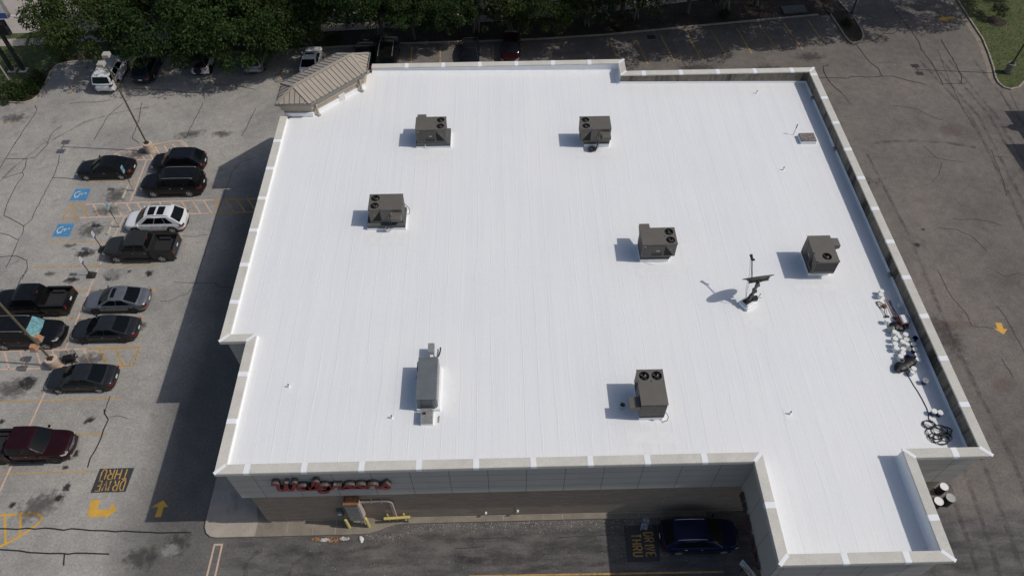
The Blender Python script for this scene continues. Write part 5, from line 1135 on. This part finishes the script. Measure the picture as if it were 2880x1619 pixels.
car('long_sedan','parked_car','black sedan, second row, nose left beside blue wheelchair pavement square','sedan',-35.35,49.52,PI,'p_black','rim',group=LP)
car('crossover','parked_car','black crossover in last bay next to salmon hatched island, nose left','suv',-29.05,50.15,PI,'p_blublack','rimd',rails='trim',group=LP)
car('big_suv','parked_car','large glossy black suv with silver roof rail, nose left','suv',-28.75,47.25,PI,'p_black','rim',rails='galv',group=LP)
car('estate','parked_car','white suv with two dark sunroof panels','suv',-29.05,42.95,PI,'p_white','rim',sunroof=2,rails='galv',group=LP)
car('pickup','parked_pickup','dark grey pickup truck with open empty bed beside the white suv','pickup truck',-29.35,39.85,PI,'p_grey','rim',group=LP)
car('pickup','parked_pickup','black pickup truck with open bed cut by left picture edge','pickup truck',-36.05,34.58,PI,'p_black','rimd',handles='trim',group=LP)
car('sedan','parked_car','silver blue sedan with dark sunroof','sedan',-29.75,34.65,PI,'p_silver','rimd',sunroof=1,group=LP)
car('sedan','parked_car','dark grey sedan directly below the silver blue one','sedan',-29.75,31.93,PI,'p_dkgrey','rimd',group=LP)
car('big_suv','parked_car','large black suv, nose right, teal reflective shade in windshield','suv',-35.42,31.6,0,'p_black','rim',rails='galv',grille='chrome',shade=True,group=LP)
car('sedan','parked_car','dark grey sedan nearest the camera, below shopping cart and lamp pedestal','sedan',-30.1,27.72,PI,'p_dkgrey','rim',group=LP)
car('pickup','parked_pickup','dark maroon pickup truck with chrome grille, nose right','pickup truck',-31.75,22.5,0,'p_maroon','rimd',grille='chrome',group=LP)
LB = 'vehicles parked under the trees'
car('big_suv','parked_car','white full size suv, tail out, leftmost under the trees','suv',-39.2,63.55,PI/2-.02,'p_white','rim',rails='galv',group=LB)
car('crossover','parked_car','dark crossover beside the white full size suv under trees','suv',-36.0,64.5,PI/2,'p_dkgrey','rim',rails='galv',group=LB)
car('jeep','parked_car','white off road car with spare wheel on its tail under trees','off road car',-30.5,65.45,PI/2,'p_white','rimd',roofm='trim',group=LB)
car('minivan','parked_car','silver minivan, tail out, half covered by branches','minivan',-25.15,66.0,PI/2,'p_pale','rim',group=LB)
car('sedan','parked_car','white sedan just left of the tan hipped tower roof','sedan',-19.45,65.1,PI/2,'p_white','rim',sunroof=1,group=LB)
car('crossover','parked_car','dark blue suv mostly hidden behind the tan tower roof','suv',-14.1,65.6,PI/2,'p_blublack','rim',group=LB)
car('big_suv','parked_car','black suv with pale roof rails just right of the tower','suv',-11.65,65.9,PI/2,'p_black','rim',rails='galv',group=LB)
car('sedan','parked_car','dark sedan with reflective windshield beyond rear parapet middle','sedan',-3.2,65.9,-PI/2,'p_blublack','rim',group=LB)
car('crossover','parked_car','dark red suv beyond rear parapet, rightmost parked under trees','suv',1.0,66.5,-PI/2-.08,'p_dkmaroon','rim',group=LB)
car('crossover','waiting_car','dark blue suv with silver roof rails waiting under drive thru canopy','suv',11.35,15.5,0,'p_blue','rim',rails='chrome',handles='chrome',group='cars in the drive thru')

# ================================================================== LOT FURNITURE
def lamp(label, x, y, ped, H, pole='pole', pedr=.42, pedh=1.0, square=False, heads=True, floods=False):
    t = thing('lamp_post', label, 'lamp post', (x,y,0), 0, 'parking lot lamp posts')
    b = MB()
    if square: b.prism([(pedr*.8*math.cos(a),pedr*.8*math.sin(a)) for a in [PI/8+PI/4*i for i in range(8)]],0,pedh); b.prism([(pedr*math.cos(a),pedr*math.sin(a)) for a in [PI/8+PI/4*i for i in range(8)]],0,.12)
    else: b.lathe([(pedr,0),(pedr,pedh-.03),(pedr-.03,pedh),(0,pedh)],24)
    b.build('pedestal', M[ped], t, smooth=not square, angle=40)
    b = MB(); b.box(-.18,-.18,pedh,.18,.18,pedh+.05); b.box(-.13,-.13,pedh+.05,.13,.13,pedh+.22,.03); b.build('base_plate', M['pole_dark'], t)
    b = MB(); b.bar((0,0,pedh),(0,0,H),.11,.11,(0,1,0)); b.build('pole', M[pole], t)
    if heads:
        for s in (-1,1):
            b = MB(); b.bar((0,s*.04,H-.15),(0,s*.36,H-.12),.06,.06); b.build('arm', M[pole], t)
            b = MB(); b.box(-.28,min(s*.34,s*.94),H-.30,.28,max(s*.34,s*.94),H-.02,.015); hd = b.build('lamp_head', M['shoebox'], t, bevel=.02)
            b = MB(); b.box(-.24,min(s*.38,s*.90),H-.315,.24,max(s*.38,s*.90),H-.30); b.build('lens', M['lens'], hd)
    if floods:
        for s in (-1,1):
            b = MB(); b.bar((0,s*.05,2.75),(.1,s*.42,2.72),.05,.05); b.bar((.1,s*.16,2.72),(.1,s*.6,2.72),.06,.06); b.build('bracket', M['galv'], t)
            b = MB(); b.box(-.22,s*.4-.22,2.85,.22,s*.4+.22,3.25,.06); fd = b.build('flood_lamp', M['terracotta'], t, bevel=.02)
            b = MB(); b.box(-.25,s*.4-.25,2.78,.25,s*.4+.25,2.86); b.build('rim', M['galv'], fd)
    return t
lamp('tall lamp post with two tan heads on salmon pedestal in hatched island',-32.45,52.35,'pedestal',9.95)
lamp('tall lamp post with two rusty flood lamps low on its pole, salmon pedestal',-32.68,29.15,'pedestal',9.95,floods=True)
lamp('lamp post on grey octagonal pedestal in the right hand lawn',50.85,61.55,'pedgrey',10.3,'pole_dark',.45,1.15,True)
lamp('lamp post standing in the small shaded kerbed island',38.1,71.75,'pedgrey',10.0,'pole_dark',.35,.7,True)
t = thing('thin_post','thin tan post on small concrete footing in left planting bed','post',(-49.29,62.74,.12)); b = MB(); b.prism([(-.3,-.22),(.3,-.22),(.3,.3),(-.3,.3)],0,.12); b.build('footing', M['stop'], t); b = MB(); b.tube([(0,0,.1),(0,0,8.5)],[.09,.06],8); b.build('pole', M['shoebox'], t)
# pylon sign, mostly cut by the corner of the picture
t = thing('pylon_sign','two post pylon sign with blue banded panel and dark reader board, top left','sign',(-49.5,65.03,.12))
for xx in (.56,-.59):
    b = MB(); b.bar((xx,0,0),(xx,0,9.4),.30,.30,(0,1,0)); b.build('post', M['pole_dark'], t); b = MB(); b.box(xx-.4,-.4,-.05,xx+.4,.4,.1); b.build('footing', M['stop'], t)
b = MB(); b.box(-2.3,-.22,4.15,1.55,.22,5.65); rb = b.build('reader_board', M['pole_dark'], t, bevel=.03); b = MB(); b.box(-2.2,-.245,4.28,1.40,-.215,5.25); b.build('panel', M['black'], rb)
b = MB(); b.box(-2.6,-.3,6.0,2.36,.3,9.4); mp = b.build('cabinet', M['galv'], t, bevel=.03); b = MB(); b.box(-2.55,-.325,6.62,2.32,-.295,9.3); b.build('white_panel', M['signwhite'], mp); b = MB(); b.box(-2.55,-.326,6.06,2.32,-.294,6.6); b.build('blue_band', M['signblue'], mp); b = MB(); b.tube([(.3,-.335,7.25),(.6,-.335,7.35),(.9,-.335,7.3)],.05,6); b.build('red_script', M['signred'], mp)
# wheel stops
for x,y,lab in ((-33.18,47.05,'concrete wheel stop at head of the farther wheelchair bay'),(-33.14,42.85,'concrete wheel stop at head of the nearer wheelchair bay')):
    b = MB(); b.add([(-.09,-.86,0),(.09,-.86,0),(.06,-.86,.13),(-.06,-.86,.13),(-.09,.86,0),(.09,.86,0),(.06,.86,.13),(-.06,.86,.13)],[(0,1,2,3),(7,6,5,4),(0,4,5,1),(1,5,6,2),(2,6,7,3),(3,7,4,0)])
    o = b.build('wheel_stop', M['stop'], bevel=.015); o.location = (x,y,.004); tag(o, lab, 'wheel stop', 'wheel stops')
for x,y,lab in ((-32.45,47.2,'blue wheelchair sign on yellow sleeved post by the big black suv'),(-32.38,42.86,'blue wheelchair sign on yellow sleeved post before white suv')):
    t = thing('parking_sign', lab, 'sign', (x,y,0), 0, 'wheelchair parking signs')
    b = MB(); b.tube([(0,0,0),(0,0,.95)],.06,10); b.build('sleeve', M['pedestal'], t); b = MB(); b.bar((0,0,.9),(0,0,2.85),.045,.045,(0,1,0)); b.build('post', M['pole_dark'], t)
    b = MB(); b.box(.03,-.19,2.15,.045,.19,2.85); pn = b.build('panel', M['signteal'], t); b = MB(); b.box(.045,-.13,2.40,.050,.13,2.62); b.build('symbol_square', M['signblue'], pn)
    b = MB(); b.lathe([(.05,.0),(.07,.0),(.07,.006),(.05,.006)],12,(.05,.0,2.48),'x'); b.disc((.056,-.02,2.58),.02,8,'x'); b.build('wheelchair_mark', M['signwhite'], pn)
for x,y,lab in ((-32.95,40.3,'white and violet pickup sign on black pyramid base touching grey pickup'),(-33.0,37.6,'white and violet pickup sign on black pyramid base, free standing')):
    t = thing('pickup_sign', lab, 'sign', (x,y,0), .05, 'signs on black pyramid bases')
    b = MB(); b.add([(-.36,-.32,0),(.36,-.32,0),(.36,.32,0),(-.36,.32,0),(-.06,-.05,.48),(.06,-.05,.48),(.06,.05,.48),(-.06,.05,.48)],[(3,2,1,0),(4,5,6,7),(0,1,5,4),(1,2,6,5),(2,3,7,6),(3,0,4,7)]); b.build('base', M['rubber'], t, bevel=.02)
    b = MB(); b.bar((0,0,.4),(0,0,2.15),.05,.05,(0,1,0)); b.build('post', M['pole_dark'], t); b = MB(); b.box(.03,-.16,1.72,.045,.16,2.18); b.build('panel', M['signwhite'], t)
    b = MB(); b.box(.03,-.16,1.52,.047,.16,1.71); b.build('lower_panel', M['purple'], t)
    b = MB(); r2 = random.Random(9)
    for zq in (2.08,1.98,1.88): b.box(.045,-.11,zq-.02,.049,.11,zq+.01)
    b.build('printed_lines', M['purple'], t)
# shopping cart beside the front pedestal
t = thing('shopping_cart','dark shopping cart left beside the front salmon pedestal','cart',(-31.75,29.55,0),math.radians(12))
b = MB()
for q in range(8): 
    yq = -.26+q*.52/7; b.bar((-.42,yq*.8,.50),(-.45,yq*.8,.92),.012,.012); b.bar((-.42,yq*.8,.5),(.42,yq,.45),.012,.012)
for q in range(9):
    xq = -.42+q*.84/8; b.bar((xq,-.27,.47),(xq,-.29,.95),.012,.012); b.bar((xq,.27,.47),(xq,.29,.95),.012,.012)
for zq in (.5,.65,.8,.95):
    for sg in (-1,1): b.bar((-.45,sg*.24,zq),(.45,sg*.29,zq),.016,.016)
b.box(-.45,-.25,.46,.43,.27,.475); b.build('basket', M['blackp'], t)
b = MB(); b.bar((-.4,-.2,.12),(.4,-.26,.12),.03,.03); b.bar((-.4,.2,.12),(.4,.26,.12),.03,.03); b.bar((.42,-.26,.12),(.45,-.28,1.0),.03,.03); b.bar((.42,.26,.12),(.45,.28,1.0),.03,.03); b.box(-.4,-.2,.16,.35,.22,.18); b.build('frame', M['pole_dark'], t)
b = MB(); b.tube([(.5,-.3,1.02),(.5,.3,1.02)],.02,8); b.build('handle', M['galv'], t)
for xx in (-.38,.38):
    for yy_ in (-.22,.22): b = MB(); b.lathe([(0,-.015),(.06,-.015),(.06,.015),(0,.015)],12,(xx,yy_,.06),'y'); b.build('wheel', M['rubber'], t)
# utility pad, storm grate, litter by the lane
b = MB(); b.prism([(31.1,74.2),(31.15,72.75),(33.8,73.0),(33.75,74.4)],.1,.26); tag(b.build('utility_pad', M['padg'], bevel=.02), 'grey concrete utility pad in the mulch at top right', 'pad')
b = MB(); b.box(15.6,68.75,.003,16.5,69.4,.016); 
for q in range(6): b.box(15.66,68.8+q*.1,.016,16.44,68.84+q*.1,.024)
tag(b.build('storm_grate', M['blackp']), 'black storm drain grate at back kerb', 'drain')
t = thing('plastic_sheet','crumpled clear plastic sheet lying behind the blue suv','plastic sheet',(8.25,16.62,.03)); 
rows = [[(.0+i*.09-.3+.05*j,-.5+j*.14,rnd.uniform(.0,.14)) for i in range(6)] for j in range(7)]; b = MB(); b.grid(rows); b.build('film', plain('cloudy film', (.30,.32,.34), .25, var=.5, scale=9), t)
for x,y,rx,m_,lab,nm in ((-12.05,16.05,.3,'dryleaf','small heap of dry orange leaves at kerb, left one','leaf_pile'),(-10.95,16.0,.5,'dryleaf','larger heap of dry orange leaves at kerb','leaf_pile'),(-11.5,16.0,.28,'litter','white paper scraps between two leaf heaps','paper_scraps'),(-10.3,16.05,.3,'litter','white crumpled plastic right of larger leaf heap','paper_scraps')):
    b = MB()
    for q in range(70):
        a, rr_ = rnd.random()*6.28, rx*math.sqrt(rnd.random()); px, py, s = x+rr_*math.cos(a), y+rr_*.35*math.sin(a), rnd.uniform(.02,.06); z0 = rnd.uniform(.012,.05); an = rnd.random()*6
        b.add([(px+s*math.cos(an+k),py+s*math.sin(an+k),z0+rnd.uniform(-.01,.02)) for k in (0,1.57,3.14,4.71)],[(0,1,2,3)])
    tag(b.build(nm, M[m_]), lab, 'litter')
b = MB(); b.lathe([(0,.0),(.16,.0),(.12,.1),(0,.12)],8,(-9.25,15.98,.01)); b.v = [(v[0]+rnd.uniform(-.05,.05),v[1]*1.0+rnd.uniform(-.08,.08),v[2]) for v in b.v]; tag(b.build('plastic_cup', M['signwhite']), 'crushed pale blue cup on asphalt below the electrical cabinet', 'litter')
b = MB()
for q in range(900):
    if q < 620: px = rnd.uniform(-9,9.5); py = 16.86-abs(rnd.gauss(0,.32))-.02 if px > -6.8 else 16.25-abs(rnd.gauss(0,.25))
    elif q < 760: px, py = rnd.uniform(-19,12), rnd.uniform(11,16.2)
    else: px, py = rnd.uniform(26.5,48), rnd.uniform(14,66)
    s = rnd.uniform(.008,.028) if q < 760 else rnd.uniform(.015,.035); an = rnd.random()*6
    b.add([(px+s*math.cos(an+k),py+s*math.sin(an+k),.012+s*.6*(k%2)) for k in (0,1.57,3.14,4.71)],[(0,1,2,3)])
tag(b.build('gravel_litter', M['litter']), 'tiny pale grit and litter scattered along the lane kerb', 'litter', kind='stuff')
b = MB()
for q in range(2600):
    u = rnd.random(); px = -44+78*u; yk = 66.6+(px+43)*.075; py = yk-abs(rnd.gauss(0,1.4)) if rnd.random() < .35 else yk+rnd.uniform(0,3.2); s = rnd.uniform(.03,.08); an = rnd.random()*6; z0 = .02 if py < yk else .15
    b.add([(px+s*math.cos(an+k)*(1 if k in (0,3.14) else .5),py+s*math.sin(an+k),z0+rnd.uniform(0,.02)) for k in (0,1.57,3.14,4.71)],[(0,1,2,3)])
tag(b.build('fallen_leaves', plain('fallen leaf litter', (.12,.075,.05), .9, var=.5, scale=3)), 'fallen brown leaves strewn along the back kerb', 'leaves', kind='stuff')

# ================================================================== VEGETATION
def crown(name, seed, rx, ry, rzz, K, n, size, mats, droop=.5, shell=.5, bloom=0, cr=(.55,1.0)):
    r = random.Random(seed); vs, fs, mi = [], [], []
    cl = []
    while len(cl) < K:
        d = Vector((r.gauss(0,1),r.gauss(0,1),r.gauss(0,1))).normalized()
        if d.z < -.65: continue
        f = shell+(1-shell)*r.random()**.6; rad = r.uniform(*cr)*(1.15 if d.z > 0 else .9)
        cl.append((Vector((d.x*rx*f,d.y*ry*f,d.z*rzz*f)),rad,d))
    for i in range(n):
        c, rad, d = cl[r.randrange(K)]; e = Vector((r.gauss(0,1),r.gauss(0,1),r.gauss(.25,1))).normalized(); q = c+e*rad*(.72+.38*r.random()); q.z -= .0
        dr = (e*.7+d*.3+Vector((r.gauss(0,.5),r.gauss(0,.5),r.gauss(0,.5)))-Vector((0,0,droop))).normalized(); s = size*r.uniform(.65,1.3)
        sd_ = dr.cross(Vector((r.gauss(0,1),r.gauss(0,1),r.gauss(0,1)))).normalized()*s*.22
        o = len(vs); vs += [q-dr*s*.5, q+sd_-dr*s*.05, q+dr*s*.5, q-sd_-dr*s*.05]; fs.append((o,o+1,o+2,o+3)); mi.append(1 if bloom and r.random() < bloom and e.z > .1 else 0)
    me = bpy.data.meshes.new(name); me.from_pydata([tuple(v) for v in vs],[],fs)
    for m in mats: me.materials.append(m)
    me.polygons.foreach_set('material_index', mi); me.update(); return me
def trunk(name, seed, h, r0, spread, limbs, mat, stems=1):
    r = random.Random(seed); b = MB()
    for s in range(stems):
        ox, oy = (0,0) if stems == 1 else (r.uniform(-.25,.25),r.uniform(-.25,.25)); tx, ty = (r.uniform(-.4,.4),r.uniform(-.4,.4)) if stems == 1 else (r.uniform(-.9,.9),r.uniform(-.9,.9))
        top = Vector((tx,ty,h)); b.tube([(ox,oy,-.1),(ox+.02,oy,.4),(ox+(tx-ox)*.4,oy+(ty-oy)*.4,h*.5),top],[r0*1.35/stems**.4,r0/stems**.4,r0*.85/stems**.4,r0*.7/stems**.4],8)
        for k in range(limbs):
            a = 2*PI*k/limbs+r.random(); L = spread*r.uniform(.6,1); m_ = top+Vector((math.cos(a)*L*.45,math.sin(a)*L*.45,L*.35)); b.tube([top-Vector((0,0,.2)),m_,m_+Vector((math.cos(a)*L*.5,math.sin(a)*L*.5,L*r.uniform(.1,.45)))],[r0*.5,r0*.3,r0*.08],6)
            for q in range(2): b.tube([m_,m_+Vector((math.cos(a+(q*2-1)*.7)*L*.4,math.sin(a+(q*2-1)*.7)*L*.4,L*r.uniform(.15,.4)))],[r0*.22,r0*.05],5)
    o = b.build(name, mat, smooth=True); me = o.data; bpy.data.objects.remove(o); return me
OAK = [crown('oak_crown',s,5.4,5.4,3.6,150,32000,.27,[[M['leaf'],M['leaf2'],M['leaf4']][s%3]],.6,.50,cr=(.5,1.15)) for s in (11,12,13)]
OAKT = [trunk('oak_trunk',s,3.2,.24,4.2,6,M['bark']) for s in (1,2)]
MYR = [crown('myrtle_crown',s,3.0,3.0,2.6,75,9000,.20,[M['leaf3'],M['bloom']],.35,.35,bloom=.05,cr=(.3,.75)) for s in (21,22)]
MYRT = [trunk('myrtle_trunk',s,2.6,.13,2.6,4,M['barkpale'],stems=3) for s in (5,6)]
SHRUB = [crown('shrub_crown',s,1.0,.8,.55,26,2200,.15,[M['leaf2'] if s%2 else M['leaf3']],-.3,.3,cr=(.2,.4)) for s in (31,32)]
def tree(kind, label, x, y, zc, s, i, sz=1.0, group='trees along the back of the lot', z0=.1, dy=0.0):
    t = thing('oak_tree' if kind == 'oak' else 'crape_myrtle', label, 'tree', (x,y,z0), 0, group)
    cm, tm = (OAK[i%3],OAKT[i%2]) if kind == 'oak' else (MYR[i%2],MYRT[i%2])
    c = bpy.data.objects.new('crown', cm); COL.objects.link(c); c.parent = t; c.location = (0,dy,zc); c.scale = (s,s,s*sz); c.rotation_euler = (0,0,i*1.3)
    q = bpy.data.objects.new('trunk', tm); COL.objects.link(q); q.parent = t; f = (zc-.9*s)/(3.2 if kind == 'oak' else 2.6); q.scale = (s,s,max(.5,f)); q.rotation_euler = (0,0,i*.9)
    return t
TREES = [
 ('oak','dense dark oak overhanging the lawn corner, leftmost of the tree row',-40.6,68.4,5.6,1.06,0,1,-1.6),
 ('oak','oak standing over the white off road car',-33.0,68.4,5.0,1.06,1,1,-2.2),
 ('oak','oak drooping over the silver minivan',-26.4,68.6,5.0,1.10,2,1,-2.6),
 ('oak','oak beside the white sedan near tower roof',-22.4,69.2,4.8,.92,3,1,-2.2),
 ('oak','oak by the road behind the leftmost oak',-37.4,73.0,5.0,1.0,4,1,0),
 ('oak','oak by the road behind the oak over the off road car',-30.2,73.4,5.4,1.05,5,1,0),
 ('oak','oak by the road behind the minivan oak',-23.6,73.6,5.2,1.0,6,1,0),
 ('oak','oak at road side behind the tower',-16.6,72.6,4.6,.86,7,1,-.6),
 ('myrtle','slim multi stem crape myrtle right of the tower roof',-12.9,70.0,3.6,.9,0,1,-.8),
 ('oak','oak with long pale bare trunk between black suv and dark sedan',-9.2,69.2,4.9,.74,8,.9,-.2),
 ('oak','bright green oak drooping low between black suv and dark sedan',-5.8,70.2,4.2,.70,13,1,-1.0),
 ('myrtle','multi stem crape myrtle behind the dark sedan',-2.6,70.4,4.0,1.25,1,1,-.4),
 ('myrtle','multi stem crape myrtle behind the dark red suv',1.0,70.6,4.0,1.15,2,1,-.4),
 ('oak','bright green drooping oak right of the dark red suv',4.6,70.6,4.2,.80,9,1,-1.2),
 ('myrtle','crape myrtle with pale blooms right of the bright green oak',9.4,71.4,4.0,1.2,3,1,-.4),
 ('myrtle','crape myrtle behind the first empty bays, multi stem',14.6,72.4,4.0,1.5,4,1,.2),
 ('oak','tall oak shading the middle of the empty bays',20.6,73.4,9.8,1.12,10,.9,-4.0),
 ('myrtle','crape myrtle left of the utility pad',25.0,74.0,4.4,1.5,5,1,.4),
 ('oak','tall oak above the grey utility pad',28.4,74.6,9.8,1.15,11,.9,-4.4),
 ('oak','tall oak behind the small kerbed island',36.6,76.6,9.8,1.12,12,.9,-5.0),
 ('oak','tall oak over the far drive aisle entrance',44.8,79.6,9.6,1.15,14,.9,-7.0),
 ('oak','tall oak at the top of the right lawn',54.0,77.6,9.4,1.1,16,.9,-3.5),
 ('oak','tall oak shading first of the empty bays',13.4,73.4,9.6,1.05,15,.9,-4.0),
 ('oak','tall oak behind the tan tower, crown above the picture top',-12.6,69.6,8.8,.95,19,.9,-2.8),
 ('oak','oak at road side behind the dark sedan',-5.0,75.0,4.4,.9,16,1,0),
 ('oak','oak at road side behind the bright green oak',4.6,75.4,4.4,.9,17,1,0),
 ('oak','oak at road side behind crape myrtle with pale blooms',12.0,76.0,4.4,.8,18,1,0),
]
for a in TREES: tree(*a[:8],dy=a[8])
def shrub(label, x, y, s, i, group='shrubs in the planting beds'):
    t = thing('shrub', label, 'shrub', (x,y,.1), 0, group); c = bpy.data.objects.new('foliage', SHRUB[i%2]); COL.objects.link(c); c.parent = t; c.scale = (s,s,s); c.location = (0,0,.35*s); c.rotation_euler = (0,0,i*1.7)
    b = MB(); b.tube([(0,0,-.05),(0,.02,.4*s)],.03*s,5); b.build('stem', M['bark'], t); return t
for i,(x,y,s) in enumerate(((-50.2,60.8,1.3),(-48.6,60.9,1.35),(-47.1,61.0,1.2),(-46.8,62.4,1.05),(-52,60.9,1.3),(-46.9,63.6,.9),(-54,61,1.3))):
    shrub('low bushy green shrub in the kerbed corner bed at far left', x, y, s, i, 'shrubs in the left corner bed')
for i,(x,y,s,lab) in enumerate(((-45.6,67.2,.9,'low shrub under the leftmost oak'),(-17.6,69.2,.8,'low shrub behind white sedan'),(12.6,70.6,.6,'low dark shrub at the back kerb by first empty bays'),(24.5,72.6,.6,'low dark shrub at the back kerb near the tall oak'),(37.4,70.6,.6,'low shrub in the small kerbed island'))): shrub(lab, x, y, s, i+1)
for x,y,zc,s,lab in ((53.6,70.9,1.1,.30,'small sapling in a round mulch bed on right lawn'),(52.8,76.8,1.6,.5,'young leafy tree at top edge of right lawn'),(56.5,75.2,1.5,.45,'young leafy tree near top right corner')):
    tree('myrtle', lab, x, y, zc, s, int(x), group='young trees on the right lawn')
b = MB(); b.disc((53.7,70.6,.128), 1.0, 24); struct('mulch_ring', b, M['mulch'])
# grass blades
b = MB(); r3 = random.Random(5)
def inside(p, poly):
    c_ = False; j = len(poly)-1
    for i in range(len(poly)):
        if (poly[i][1] > p[1]) != (poly[j][1] > p[1]) and p[0] < (poly[j][0]-poly[i][0])*(p[1]-poly[i][1])/(poly[j][1]-poly[i][1])+poly[i][0]: c_ = not c_
        j = i
    return c_
for poly,(xa,xb,ya,yb),cnt in ((gl,(-58,-41,61,69.8),6000),(rg+[(75,85)],(49.3,62,58.8,80),9000),(vg,(-58,-40,70.9,72.4),2500)):
    q = 0
    while q < cnt:
        px, py = r3.uniform(xa,xb), r3.uniform(ya,yb)
        q += 1
        if not inside((px,py),poly): continue
        a = r3.random()*6.28; h = r3.uniform(.05,.13); w = .03
        b.add([(px-w*math.cos(a),py-w*math.sin(a),.13),(px+w*math.cos(a),py+w*math.sin(a),.13),(px+r3.uniform(-.06,.06),py+r3.uniform(-.06,.06),.13+h)],[(0,1,2)])
tag(b.build('grass_blades', leaf_mat('grass blade', (.06,.085,.03), (.085,.13,.038), (.16,.16,.075))), 'short patchy green grass on the lawns', 'grass', kind='stuff')

# neighbour beyond the right edge, whose shadow reaches the drive aisle
t = thing('neighbour_building','neighbouring single storey shop outside right edge, seen only by its shadow','shop',(0,0,0))
b = MB(); b.prism([(51.6,14),(75,14),(75,50.2),(51.6,50.2)],0,5.6); b.build('wall', M['tan_wall'], t); b = MB(); b.prism([(51.4,13.8),(75.2,13.8),(75.2,50.4),(51.4,50.4)],5.6,6.2); b.build('parapet', M['coping'], t)
b = MB(); b.prism([(53.0,50.2),(58,50.2),(58,54.9),(53.0,54.9)],0,5.4); b.lathe([(.0,1.9),(.12,.9),(.45,.5),(.5,0)],8,(54.2,52.6,7.0)); b.add([(52.7,50.0,5.4),(58.3,50.0,5.4),(58.3,55.2,5.4),(52.7,55.2,5.4),(55.5,52.6,7.6)],[(0,1,4),(1,2,4),(2,3,4),(3,0,4)]); b.build('turret', M['tan_roof'], t)
